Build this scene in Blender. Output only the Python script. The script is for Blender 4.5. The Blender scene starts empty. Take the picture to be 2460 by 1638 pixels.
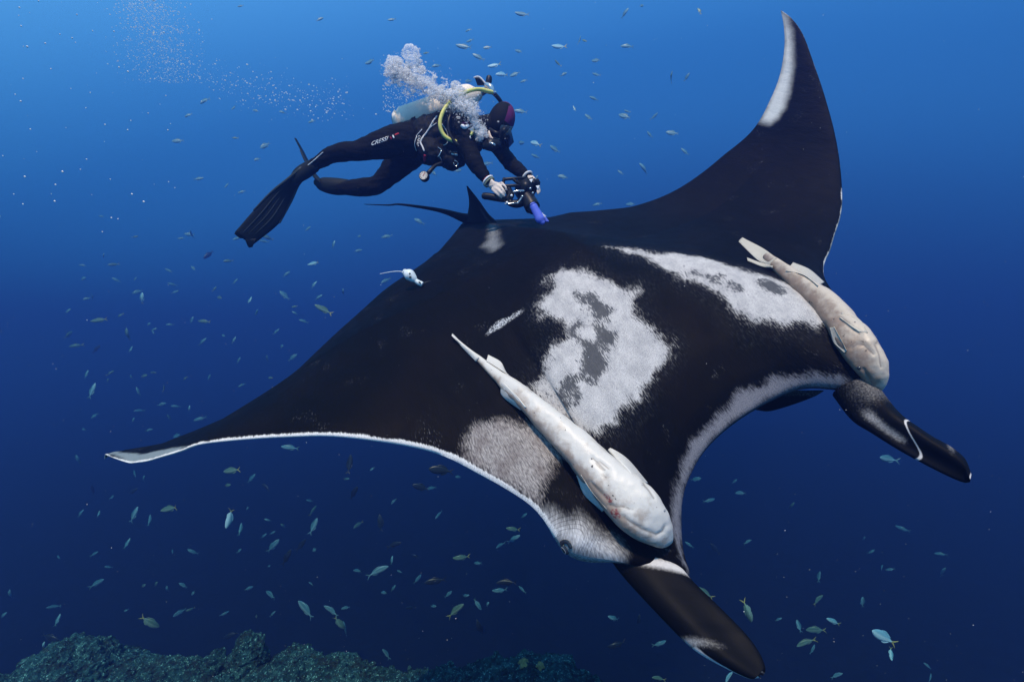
import bpy, bmesh, math, random
import numpy as np
from mathutils import Vector, Matrix
from mathutils.bvhtree import BVHTree
scene = bpy.context.scene
# ------------------------------------------------------------------ camera, water light, sun, exposure
FPX = 1100.0                      # focal length in pixels of a 2460 px wide frame
cam_data = bpy.data.cameras.new('camera'); cam = bpy.data.objects.new('camera', cam_data)
scene.collection.objects.link(cam); scene.camera = cam
cam_data.sensor_width = 36.0; cam_data.lens = 36.0 * FPX / 2460.0
cam_data.clip_start = 0.05; cam_data.clip_end = 1000.0
cam.location = (0, 0, 0); cam.rotation_euler = (math.radians(90), 0, 0)
SUN_DIR = Vector((-0.08, -0.58, 0.81)).normalized()        # towards the sun: behind and above the photographer
world = bpy.data.worlds.new('World'); scene.world = world; world.use_nodes = True
nt = world.node_tree; nt.nodes.clear()
out = nt.nodes.new('ShaderNodeOutputWorld'); bg = nt.nodes.new('ShaderNodeBackground')
tc = nt.nodes.new('ShaderNodeTexCoord'); dot = nt.nodes.new('ShaderNodeVectorMath'); dot.operation = 'DOT_PRODUCT'
dot.inputs[1].default_value = (-0.16, -0.60, 0.78)
mr = nt.nodes.new('ShaderNodeMapRange'); mr.inputs['From Min'].default_value = -1.0; mr.inputs['From Max'].default_value = 1.0
rp = nt.nodes.new('ShaderNodeValToRGB')
cols = [(0.0, (.002, .005, .03)), (.15, (.004, .012, .06)), (.25, (.010, .045, .17)), (.33, (.018, .100, .34)), (.39, (.028, .145, .44)), (.46, (.022, .138, .44)),
        (.57, (.105, .37, .84)), (1.0, (.28, .60, .98))]
rp.color_ramp.interpolation = 'B_SPLINE'
while len(rp.color_ramp.elements) < len(cols): rp.color_ramp.elements.new(.5)
for e, (p, c) in zip(rp.color_ramp.elements, cols): e.position = p; e.color = (*c, 1)
nt.links.new(tc.outputs['Generated'], dot.inputs[0]); nt.links.new(dot.outputs['Value'], mr.inputs['Value'])
nt.links.new(mr.outputs['Result'], rp.inputs['Fac']); nt.links.new(rp.outputs['Color'], bg.inputs['Color'])
bg.inputs['Strength'].default_value = 1.0; nt.links.new(bg.outputs['Background'], out.inputs['Surface'])
sd_ = bpy.data.lights.new('sun', 'SUN'); sun = bpy.data.objects.new('sun', sd_); scene.collection.objects.link(sun)
sd_.energy = 5.0; sd_.angle = math.radians(4.0); sd_.color = (1.0, 0.655, 0.535)
sun.rotation_euler = SUN_DIR.to_track_quat('Z', 'Y').to_euler()
scene.view_settings.view_transform = 'Standard'; scene.view_settings.look = 'None'
scene.view_settings.exposure = 0.43; scene.view_settings.gamma = 1.0
scene.render.engine = 'CYCLES'
scene.cycles.use_denoising = True; scene.cycles.volume_bounces = 1; scene.cycles.max_bounces = 6
scene.cycles.transparent_max_bounces = 16
try: scene.cycles.denoiser = 'OPENIMAGEDENOISE'
except Exception: pass
HAZE_DENSITY = 0.068
RNG = random.Random(7); NR = np.random.default_rng(7)
COL = scene.collection

# ------------------------------------------------------------------ helpers
def at(px, py, d):
    """world point seen at photo pixel (px, py), d metres in front of the camera"""
    return Vector(((px - 1230.0) / FPX * d, d, -(py - 819.0) / FPX * d))
def c2w(P):
    P = np.asarray(P, float); return np.stack([P[..., 0], P[..., 2], -P[..., 1]], -1)
def setp(o, label=None, cat=None, group=None, kind=None):
    if label: o['label'] = label
    if cat: o['category'] = cat
    if group: o['group'] = group
    if kind: o['kind'] = kind
    return o
def empty(name, loc, label=None, cat=None, group=None):
    o = bpy.data.objects.new(name, None); COL.objects.link(o); o.location = loc; o.empty_display_size = .1
    return setp(o, label, cat, group)
def wloc(o):
    v = Vector((0, 0, 0))
    while o is not None: v = v + Vector(o.location); o = o.parent
    return v
def mk(name, verts, faces, mat, parent=None, smooth=True, attrs=None, mats=None, fmat=None, local=False):
    """one mesh object; verts are world coordinates unless local"""
    off = wloc(parent) if (parent is not None and not local) else Vector((0, 0, 0))
    V = np.asarray(verts, float).reshape(-1, 3) - np.array(off)
    me = bpy.data.meshes.new(name)
    me.from_pydata(V.tolist(), [], [tuple(int(i) for i in f) for f in faces])
    for m in (mats or [mat]): me.materials.append(m)
    if fmat is not None: me.polygons.foreach_set('material_index', np.asarray(fmat, np.int32))
    if smooth: me.polygons.foreach_set('use_smooth', np.ones(len(me.polygons), bool))
    for k, a in (attrs or {}).items():
        a = np.asarray(a, np.float32)
        if a.ndim == 1: me.attributes.new(k, 'FLOAT', 'POINT').data.foreach_set('value', a)
        else: me.attributes.new(k, 'FLOAT_VECTOR', 'POINT').data.foreach_set('vector', a.ravel())
    me.update()
    o = bpy.data.objects.new(name, me); COL.objects.link(o)
    if parent is not None: o.parent = parent
    return o
def join(parts):
    """[(verts, faces), ...] -> one (verts, faces)"""
    V, F, n = [], [], 0
    for v, f in parts:
        v = np.asarray(v, float).reshape(-1, 3); V.append(v); F += [tuple(i + n for i in q) for q in f]; n += len(v)
    return np.concatenate(V), F
def resample(pts, n, closed=False):
    """smooth Catmull-Rom through pts, n samples; works on any row width"""
    P = np.asarray(pts, float); m = len(P)
    if m == 2: return P[0] + (P[1] - P[0]) * np.linspace(0, 1, n)[:, None]
    t = np.linspace(0, m - 1, n); i = np.clip(t.astype(int), 0, m - 2); f = (t - i)[:, None]
    p0 = P[np.clip(i - 1, 0, m - 1)]; p1 = P[i]; p2 = P[i + 1]; p3 = P[np.clip(i + 2, 0, m - 1)]
    p0 = np.where((i == 0)[:, None], 2 * p1 - p2, p0); p3 = np.where((i + 2 > m - 1)[:, None], 2 * p2 - p1, p3)
    return .5 * (2 * p1 + (p2 - p0) * f + (2 * p0 - 5 * p1 + 4 * p2 - p3) * f ** 2 + (3 * p1 - p0 - 3 * p2 + p3) * f ** 3)
def frames(C, up=(0, 0, 1)):
    T = np.gradient(C, axis=0); T /= np.linalg.norm(T, axis=1, keepdims=True) + 1e-12
    U = np.array(up, float); N = []
    u = U - T[0] * (U @ T[0])
    if np.linalg.norm(u) < 1e-3: u = np.cross(T[0], [1, .3, .2])
    u /= np.linalg.norm(u)
    for t in T:
        u = u - t * (u @ t); u /= np.linalg.norm(u) + 1e-12; N.append(u.copy())
    N = np.array(N); return T, N, np.cross(T, N)
def tube(pts, radii, seg=12, n=None, up=(0, 0, 1), flat=1.0, caps=True, round_end=True):
    """tapered tube; radii one per point (or a number); flat squashes across the second axis"""
    P = np.asarray([tuple(p) for p in pts], float); r = np.broadcast_to(np.asarray(radii, float), (len(P),))
    n = n or max(2, (len(P) - 1) * 5 + 1)
    Q = resample(np.concatenate([P, r[:, None]], 1), n) if len(P) > 2 else resample(np.concatenate([P, r[:, None]], 1), n)
    C, R = Q[:, :3], np.clip(Q[:, 3], 1e-4, None)
    T, N, B = frames(C, up)
    if round_end and caps:
        def cap(c, t, nrm, b, rr, s):
            k = np.array([.35, .7, .92]) if s > 0 else np.array([.92, .7, .35])
            return [(c + t * s * rr * math.sqrt(max(0, 1 - q * q)) * .9, nrm, b, rr * q) for q in (k[::-1] if s > 0 else k[::-1])]
        pre = cap(C[0], T[0], N[0], B[0], R[0], -1)[::-1]; post = cap(C[-1], T[-1], N[-1], B[-1], R[-1], 1)
        rings = pre + [(C[i], N[i], B[i], R[i]) for i in range(len(C))] + post
    else: rings = [(C[i], N[i], B[i], R[i]) for i in range(len(C))]
    a = np.linspace(0, 2 * np.pi, seg, endpoint=False); V = []
    for c, nn, b, rr in rings: V.append(c + rr * (np.cos(a)[:, None] * nn + np.sin(a)[:, None] * b * flat))
    m = len(rings); V = np.concatenate(V); F = []
    for i in range(m - 1):
        for j in range(seg): F.append((i * seg + j, i * seg + (j + 1) % seg, (i + 1) * seg + (j + 1) % seg, (i + 1) * seg + j))
    if caps: F.append(tuple(range(seg))[::-1]); F.append(tuple((m - 1) * seg + j for j in range(seg)))
    return V, F
def blade(A, B, thick, ns=24, nc=10, camber=0.0, nrm=None, edge=.15, fold=0.0):
    """thin lens-shaped fin between two edge polylines; returns verts, faces, s, c per vertex"""
    a = resample([tuple(p) for p in A], ns); b = resample([tuple(p) for p in B], ns)
    c = np.linspace(0, 1, nc); s = np.linspace(0, 1, ns)
    M = a[:, None] * (1 - c)[None, :, None] + b[:, None] * c[None, :, None]
    du = np.gradient(M, axis=0); dv = np.gradient(M, axis=1); N = np.cross(du, dv)
    ln = np.linalg.norm(N, axis=-1, keepdims=True); mean = N.sum((0, 1)); mean /= np.linalg.norm(mean) + 1e-12
    N = np.where(ln > 1e-10, N / (ln + 1e-12), mean)
    if nrm is not None and mean @ np.array(nrm) < 0: N = -N
    prof = np.sqrt(np.clip(1 - (2 * c - 1) ** 2, 0, 1)); th = np.broadcast_to(np.asarray(thick, float), (ns,)) if np.ndim(thick) == 0 else np.interp(s, np.linspace(0, 1, len(thick)), thick)
    H = th[:, None] * (edge + (1 - edge) * prof[None]) * .5
    cb = camber * prof[None] * np.ones((ns, 1)) + fold * np.sin(2 * np.pi * c)[None] * np.sin(np.pi * s)[:, None]
    U = M + N * (H + cb)[..., None]; D = M + N * (cb - H)[..., None]
    V = np.concatenate([U.reshape(-1, 3), D.reshape(-1, 3)]); k = ns * nc; F = []
    for i in range(ns - 1):
        for j in range(nc - 1):
            q = i * nc + j; F.append((q, q + 1, q + nc + 1, q + nc)); F.append((k + q, k + q + nc, k + q + nc + 1, k + q + 1))
        for j in (0, nc - 1):
            q = i * nc + j; f = (q, q + nc, k + q + nc, k + q); F.append(f if j == 0 else f[::-1])
    for i in (0, ns - 1):
        for j in range(nc - 1):
            q = i * nc + j; f = (q, k + q, k + q + 1, q + 1); F.append(f if i == 0 else f[::-1])
    S = np.repeat(s[:, None], nc, 1).ravel(); Cc = np.repeat(c[None], ns, 0).ravel()
    return V, F, np.concatenate([S, S]), np.concatenate([Cc, Cc])
def ellipsoid(c, r, nu=20, nv=12, rot=None):
    V = []; F = []
    for i in range(nv + 1):
        t = math.pi * i / nv
        for j in range(nu):
            p = 2 * math.pi * j / nu; V.append((r[0] * math.sin(t) * math.cos(p), r[1] * math.sin(t) * math.sin(p), r[2] * math.cos(t)))
    for i in range(nv):
        for j in range(nu): F.append((i * nu + j, (i + 1) * nu + j, (i + 1) * nu + (j + 1) % nu, i * nu + (j + 1) % nu))
    V = np.array(V)
    if rot is not None: V = V @ np.array(rot).T
    return V + np.array(c), F
def box(c, s, rot=None, bev=.18):
    """bevelled box: verts, faces"""
    bm = bmesh.new(); bmesh.ops.create_cube(bm, size=1.0)
    bmesh.ops.scale(bm, vec=s, verts=bm.verts)
    bmesh.ops.bevel(bm, geom=bm.edges[:], offset=min(s) * bev, segments=2, affect='EDGES')
    V = np.array([v.co[:] for v in bm.verts]); bm.verts.index_update(); F = [tuple(v.index for v in f.verts) for f in bm.faces]; bm.free()
    if rot is not None: V = V @ np.array(rot).T
    return V + np.array(c), F
def axes(fwd, up):
    """rotation matrix whose columns are fwd, side, up"""
    f = Vector(fwd).normalized(); u = Vector(up); u = (u - f * u.dot(f)).normalized(); s = u.cross(f)
    return np.array([f, s, u]).T
def remesh(name, parts, voxel, smooth_it, mat, parent=None, **kw):
    """fuse overlapping closed shapes into one continuous skin"""
    V, F = join(parts)
    o = mk(name, V, F, mat, parent)
    m = o.modifiers.new('fuse', 'REMESH'); m.mode = 'VOXEL'; m.voxel_size = voxel; m.use_smooth_shade = True
    if smooth_it:
        s = o.modifiers.new('soften', 'SMOOTH'); s.iterations = smooth_it; s.factor = .5
    dg = bpy.context.evaluated_depsgraph_get(); dg.update()
    ev = o.evaluated_get(dg); me = bpy.data.meshes.new_from_object(ev)
    o.modifiers.clear(); old = o.data; o.data = me; bpy.data.meshes.remove(old)
    if not me.materials: me.materials.append(mat)
    me.polygons.foreach_set('use_smooth', np.ones(len(me.polygons), bool))
    return o
def bvh_of(objs):
    V, F, n = [], [], 0
    for o in objs:
        w = wloc(o); me = o.data
        V += [v.co + w for v in me.vertices]; F += [tuple(i + n for i in p.vertices) for p in me.polygons]; n = len(V)
    return BVHTree.FromPolygons(V, F)
def hit(bvh, px, py, lift=0.0):
    """first surface point of the tree seen at a photo pixel, lifted along its normal"""
    d = at(px, py, 1.0).normalized(); loc, n, i, t = bvh.ray_cast(Vector((0, 0, 0)), d)
    if loc is None: return None
    if n.dot(d) > 0: n = -n
    return loc + n * lift
def decal(name, text, bvh, c, xdir, ydir, mat, parent, shear=0.2, lift=.004, bold=.0, lim=.25):
    """raised lettering wrapped on a surface; c, xdir, ydir in photo pixels per em"""
    cu = bpy.data.curves.new('t', 'FONT'); cu.body = text; cu.align_x = 'CENTER'; cu.align_y = 'CENTER'; cu.shear = shear; cu.offset = bold; cu.resolution_u = 3
    o = bpy.data.objects.new('t', cu); COL.objects.link(o)
    dg = bpy.context.evaluated_depsgraph_get(); dg.update(); me = bpy.data.meshes.new_from_object(o.evaluated_get(dg))
    bm = bmesh.new(); bm.from_mesh(me); bmesh.ops.subdivide_edges(bm, edges=[e for e in bm.edges if e.calc_length() > .25], cuts=1)
    bm.verts.index_update(); P = [v.co.copy() for v in bm.verts]; F = [tuple(v.index for v in f.verts) for f in bm.faces]; bm.free()
    bpy.data.objects.remove(o); bpy.data.curves.remove(cu); bpy.data.meshes.remove(me)
    h0 = hit(bvh, *c, lift); d0 = h0.y if h0 else 3.0; V = []
    for p in P:
        x = c[0] + p.x * xdir[0] + p.y * ydir[0]; y = c[1] + p.x * xdir[1] + p.y * ydir[1]
        h = hit(bvh, x, y, lift)
        if h is None or abs(h.y - d0) > lim: h = at(x, y, d0 - lift)
        V.append(tuple(h))
    return mk(name, V, F, mat, parent, smooth=False)
# ---- node material helpers
class NT:
    def __init__(s, name):
        s.m = bpy.data.materials.new(name); s.m.use_nodes = True; s.t = s.m.node_tree; s.t.nodes.clear()
        s.o = s.t.nodes.new('ShaderNodeOutputMaterial'); s.b = s.t.nodes.new('ShaderNodeBsdfPrincipled'); s.t.links.new(s.b.outputs[0], s.o.inputs['Surface'])
    def put(s, sock, v):
        if hasattr(v, 'is_linked') or hasattr(v, 'links'): s.t.links.new(v, sock)
        elif isinstance(v, (tuple, list)) and len(v) == 3 and sock.type == 'RGBA': sock.default_value = (*v, 1)
        else: sock.default_value = v
    def n(s, ty, **kw):
        x = s.t.nodes.new('ShaderNode' + ty)
        for k, v in kw.items(): setattr(x, k, v)
        return x
    def attr(s, name, out='Fac'): return s.n('Attribute', attribute_name=name).outputs[out]
    def noise(s, vec=None, scale=5, detail=4, rough=.5, scl=None):
        x = s.n('TexNoise'); x.inputs['Scale'].default_value = scale; x.inputs['Detail'].default_value = detail; x.inputs['Roughness'].default_value = rough
        if vec is None: vec = s.n('TexCoord').outputs['Object']
        if scl is not None:
            mp = s.n('Mapping'); s.put(mp.inputs['Vector'], vec); mp.inputs['Scale'].default_value = scl; vec = mp.outputs[0]
        s.put(x.inputs['Vector'], vec); return x.outputs['Fac']
    def math(s, op, a, b=0.0, c=None):
        x = s.n('Math', operation=op); s.put(x.inputs[0], a); s.put(x.inputs[1], b)
        if c is not None: s.put(x.inputs[2], c)
        return x.outputs[0]
    def step(s, v, lo, hi, a=0.0, b=1.0):
        x = s.n('MapRange', interpolation_type='SMOOTHSTEP'); s.put(x.inputs['Value'], v); x.inputs['From Min'].default_value = lo; x.inputs['From Max'].default_value = hi
        x.inputs['To Min'].default_value = a; x.inputs['To Max'].default_value = b; return x.outputs['Result']
    def mix(s, f, a, b):
        x = s.n('Mix', data_type='RGBA'); s.put(x.inputs['Factor'], f); s.put(x.inputs[6], a); s.put(x.inputs[7], b); return x.outputs[2]
    def bump(s, h, strength=.3, dist=.01):
        x = s.n('Bump'); x.inputs['Strength'].default_value = strength; x.inputs['Distance'].default_value = dist; s.put(x.inputs['Height'], h); s.t.links.new(x.outputs[0], s.b.inputs['Normal'])
    def done(s, col=None, rough=.5, spec=.3, **kw):
        if col is not None: s.put(s.b.inputs['Base Color'], col)
        s.put(s.b.inputs['Roughness'], rough); s.b.inputs['Specular IOR Level'].default_value = spec
        for k, v in kw.items(): s.put(s.b.inputs[k], v)
        return s.m
def simple(name, col, rough=.5, spec=.3, var=.25, scale=40, bump=.1, bd=.002, **kw):
    s = NT(name); nz = s.noise(scale=scale, detail=5); c = s.mix(nz, tuple(x * (1 - var) for x in col), tuple(min(1, x * (1 + var)) for x in col))
    if bump: s.bump(s.noise(scale=scale * 3, detail=3), bump, bd)
    return s.done(c, rough, spec, **kw)
from mathutils import noise as MN
# ------------------------------------------------------------------ seabed, reef
def rock_mat(name, a, b, c):
    s = NT(name); tcn = s.n('TexCoord').outputs['Object']
    n1 = s.noise(tcn, 3.0, 8, .65); n2 = s.noise(tcn, 22, 6, .7); n3 = s.noise(tcn, 75, 3, .6)
    col = s.mix(s.step(n1, .35, .65), a, b); col = s.mix(s.step(n2, .5, .68), col, c)
    v = s.n('TexVoronoi'); v.inputs['Scale'].default_value = 30; s.put(v.inputs['Vector'], tcn)
    spk = s.math('MULTIPLY', s.step(n3, .56, .66), s.step(n2, .46, .58)); col = s.mix(spk, col, (.28, .60, .55))
    dark = s.step(s.noise(tcn, 9, 5, .7), .52, .40); col = s.mix(s.math('MULTIPLY', dark, .75), col, (.012, .014, .012))
    s.bump(s.math('ADD', s.math('MULTIPLY', n2, .7), s.math('MULTIPLY', v.outputs['Distance'], .5)), 1.0, .06)
    return s.done(col, .9, .1)
M_reef = rock_mat('reef_rock', (.006, .026, .027), (.017, .064, .064), (.045, .14, .13))
M_reef2 = rock_mat('reef_boulder', (.008, .032, .033), (.022, .080, .080), (.055, .17, .16))
M_sand = simple('deep_sand', (.004, .006, .009), .95, .05, .5, 2, .5, .05)
M_coral = simple('soft_coral', (.19, .17, .06), .8, .2, .5, 60, .5, .01)
g = 24; X = np.linspace(-95, 95, g); Yy = np.linspace(-7, 140, g)
SV = [(x, y, -7.6 + .5 * MN.noise(Vector((x * .08, y * .08, 3)))) for x in X for y in Yy]
SF = [(i * g + j, (i + 1) * g + j, (i + 1) * g + j + 1, i * g + j + 1) for i in range(g - 1) for j in range(g - 1)]
setp(mk('seabed', SV, SF, M_sand), 'dark deep seabed beyond the reef edge', kind='structure')  # sea floor raised and made near-black to darken the lower water
crest = [(-900, 1700, 5.6), (-300, 1640, 5.6), (20, 1640, 5.4), (90, 1610, 5.3), (170, 1596, 5.2), (240, 1600, 5.2), (300, 1606, 5.1), (350, 1588, 5.1), (440, 1594, 5.0), (510, 1598, 5.0), (560, 1594, 4.9), (645, 1586, 4.9),
         (690, 1566, 4.9), (735, 1570, 4.8), (770, 1582, 4.8), (840, 1586, 4.7), (890, 1606, 4.6), (960, 1622, 4.5), (1040, 1620, 4.3), (1130, 1612, 4.1), (1200, 1612, 4.0), (1270, 1608, 3.95), (1340, 1620, 3.9), (1440, 1646, 3.8), (1500, 1690, 3.7), (1700, 1830, 3.6), (2300, 1990, 3.6)]
cw = np.array([tuple(at(*c)) for c in crest])
nx, ny = 420, 200; XS = np.linspace(-10, 3.2, nx); TS = np.linspace(0, 1, ny); RV = []
for x in XS:
    zc = np.interp(x, cw[:, 0], cw[:, 2]); yc = np.interp(x, cw[:, 0], cw[:, 1])
    for t in TS:
        y = (yc - 3.4) + 3.4 * (t / .6) if t < .6 else yc + 9.0 * ((t - .6) / .4) ** 1.7
        z = zc - .10 * (yc - y) ** 1.3 if y < yc else zc - 1.1 * (y - yc) ** 1.15
        p = Vector((x, y, z))
        r = MN.fractal(p * 1.3, .9, 2.1, 3) * .10 + MN.fractal(p * 5.0, .7, 2.1, 4) * .055 + abs(MN.noise(p * 13)) * .05 + MN.noise(p * 34) * .026
        RV.append((x, y, z + r + .015))
RF = [(i * ny + j, (i + 1) * ny + j, (i + 1) * ny + j + 1, i * ny + j + 1) for i in range(nx - 1) for j in range(ny - 1)]
reef = setp(mk('reef', RV, RF, M_reef, smooth=False), 'dark encrusted rocky reef crest along the bottom edge', kind='structure')
ICO = {}
def ico(n):
    if n not in ICO:
        bm = bmesh.new(); bmesh.ops.create_icosphere(bm, subdivisions=n, radius=1.0); bm.verts.index_update()
        ICO[n] = (np.array([v.co[:] for v in bm.verts]), [tuple(v.index for v in f.verts) for f in bm.faces]); bm.free()
    return ICO[n]
def boulder(name, c, r, label, cat, seed, mat, n=5, rough=1.0, group=None):
    V, F = ico(n); c = Vector(c); P = []
    for v in V:
        p = Vector((v[0] * r[0], v[1] * r[1], v[2] * r[2])); q = p + Vector((seed * 7.3, seed * 1.7, seed * 3.1)); d = Vector(v)
        k = MN.fractal(q * (1.0 / max(r)) * 1.3, .9, 2.0, 3) * .22 * min(r) + (MN.fractal(q * 7, .7, 2.1, 4) * .05 + abs(MN.noise(q * 16)) * .035 + MN.noise(q * 40) * .016) * rough
        P.append(tuple(c + p + d * k))
    return setp(mk(name, P, F, mat, smooth=False), label, cat, group)
boulder('coral_boulder', at(165, 1626, 5.05), (.50, .42, .33), 'rounded blue-grey coral boulder at the far left end of the reef', 'boulder', 1, M_reef2, 6)
boulder('coral_boulder', at(262, 1634, 5.15), (.42, .40, .25), 'low sloping boulder just right of the leftmost rounded boulder', 'boulder', 2, M_reef2, 5)
boulder('coral_pinnacle', at(600, 1590, 4.85), (.18, .2, .29), 'tall knobbly reef pinnacle rising highest above the crest', 'rock', 3, M_reef2, 6)
boulder('coral_rock', at(516, 1600, 4.85), (.075, .09, .14), 'small upright knob left of the tall pinnacle', 'rock', 4, M_reef2, 4)
boulder('coral_boulder', at(700, 1614, 4.9), (.26, .25, .21), 'dark boulder directly right of the tall pinnacle', 'boulder', 5, M_reef, 5)
boulder('coral_boulder', at(820, 1626, 4.7), (.28, .25, .16), 'flat-topped boulder sloping down toward the gap in the reef', 'boulder', 6, M_reef, 5)
boulder('coral_mound', at(1280, 1648, 3.9), (.50, .3, .17), 'speckled green reef mound under the near cephalic fin side, nearest to camera', 'rock', 8, M_reef2, 6)
def coral_tuft(c, r, seed, label):
    V, F = ico(1); parts = []; rr = random.Random(seed)
    for k in range(46):
        d = Vector((rr.gauss(0, 1), rr.gauss(0, 1), abs(rr.gauss(0, 1)))).normalized() * r * rr.uniform(.4, .95); s = r * rr.uniform(.20, .32); parts.append((V * s + np.array(Vector(c) + d), F))
    parts.append((V * r * .62 + np.array(c), F)); o = remesh('soft_coral', parts, .006, 0, M_coral); return setp(o, label, 'coral')
coral_tuft(at(1258, 1598, 3.9), .055, 1, 'larger brown-green coral tuft on top of the near reef mound')
coral_tuft(at(1297, 1602, 3.88), .042, 2, 'smaller brown-green coral tuft beside the larger one')
# encrusting lumps over the whole crest
V0, F0 = ico(1); parts = []
for k in range(4200):
    i = RNG.randrange(nx); j = RNG.randrange(int(ny * .30), int(ny * .66)); p = RV[i * ny + j]; s = .008 + .03 * RNG.random() ** 2.2
    parts.append((V0 * np.array([s * RNG.uniform(.7, 1.4), s * RNG.uniform(.7, 1.4), s * RNG.uniform(.5, 1.3)]) + np.array(p), F0))
v, f = join(parts); setp(mk('encrusting_growth', v, f, M_reef2, smooth=False), 'lumpy encrusting growth covering the reef crest', 'growth', kind='stuff')
# ---- manta rest shape, pose and markings
# ---- manta rest shape and pose (fitted) ----
SC=2.5
RM=np.array([[0.4492, 0.8934, -0.012], [0.5334, -0.2789, -0.7986], [-0.7168, 0.3523, -0.6018]])
TV=np.array([0.3714, -0.2802, 2.3339])
WN=[0.1963, -1.9039, 1.2485, 0.0452, 1.0383]
WF=[-0.5876, 4.1299, -2.1295, -0.0855, -0.4161]
ARCH=[-0.2565, 0.5032]
LEY=[0.28, 0.36, 0.48, 0.62, 0.76, 0.88, 0.96, 1.0]
LEX=[0.4039, 0.2654, 0.179, 0.098, -0.0003, -0.1043, -0.1885, -0.2437]
TEY=[0.05, 0.15, 0.28, 0.42, 0.58, 0.74, 0.88, 0.96, 1.0]
TEX=[-0.5555, -0.4371, -0.3469, -0.2744, -0.2172, -0.1695, -0.1849, -0.2224, -0.2442]
WCX=np.array([[-0.2435, 0.9987], [-0.23, 0.974], [-0.2049, 0.9262], [-0.1876, 0.8873], [-0.1738, 0.8421], [-0.1669, 0.7865], [-0.1699, 0.7374], [-0.1771, 0.7013], [-0.186, 0.6697], [-0.2004, 0.6269], [-0.2159, 0.5837], [-0.2474, 0.4908], [-0.27, 0.4304], [-0.3045, 0.3569], [-0.35, 0.2746], [-0.3899, 0.2101], [-0.4217, 0.1678], [-0.2218, 0.9846], [-0.1831, 0.9557], [-0.1291, 0.9062], [-0.0709, 0.8434], [-0.0292, 0.7955], [0.0136, 0.7419], [0.0623, 0.674], [0.1011, 0.6152], [0.1266, 0.5751], [0.1499, 0.5359], [0.1703, 0.4979], [0.1992, 0.4366], [0.2477, 0.3742], [-0.2437, -1.0], [-0.1038, -0.8795], [-0.0558, -0.8264], [-0.0053, -0.7663], [0.0357, -0.7121], [0.0701, -0.6624], [0.1048, -0.6094], [0.1346, -0.5619], [0.1551, -0.5266], [0.1729, -0.4927], [0.1885, -0.459], [0.2103, -0.4174], [0.2438, -0.3777], [0.2697, -0.357], [0.2963, -0.3398], [0.3237, -0.324], [0.3404, -0.3148], [0.3542, -0.3073], [0.3727, -0.2973], [0.3932, -0.286], [-0.2308, -0.9756], [-0.2123, -0.9407], [-0.1891, -0.891], [-0.1762, -0.852], [-0.1685, -0.8099], [-0.1677, -0.7576], [-0.1767, -0.7029], [-0.1919, -0.6513], [-0.2161, -0.5832], [-0.2401, -0.5123], [-0.2707, -0.4288], [-0.3031, -0.3596], [-0.3196, -0.3286], [-0.3451, -0.2832], [-0.3733, -0.2356], [-0.4032, -0.1913], [-0.4383, -0.1487], [-0.5066, -0.0855], [0.4937, -0.168], [0.4707, -0.1484], [0.448, -0.1351], [0.4264, -0.1211], [0.4023, -0.0943], [0.3949, -0.0782], [0.388, -0.0499], [0.3854, -0.0172], [0.385, -0.0], [0.4937, 0.168], [0.4747, 0.1508], [0.4511, 0.1369], [0.4327, 0.1255], [0.4168, 0.1129], [0.4031, 0.0956], [0.3911, 0.0657], [0.3856, 0.0219], [0.4924, -0.1845], [0.4826, -0.207], [0.4664, -0.2338], [0.4557, -0.2451], [0.444, -0.2547], [0.4314, -0.2634], [0.4137, -0.2743], [0.4039, -0.28], [0.4909, 0.1881], [0.4749, 0.2218], [0.4369, 0.2598], [0.392, 0.2867], [0.3373, 0.3165], [0.2877, 0.345], [-0.62, 0.0]])
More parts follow.
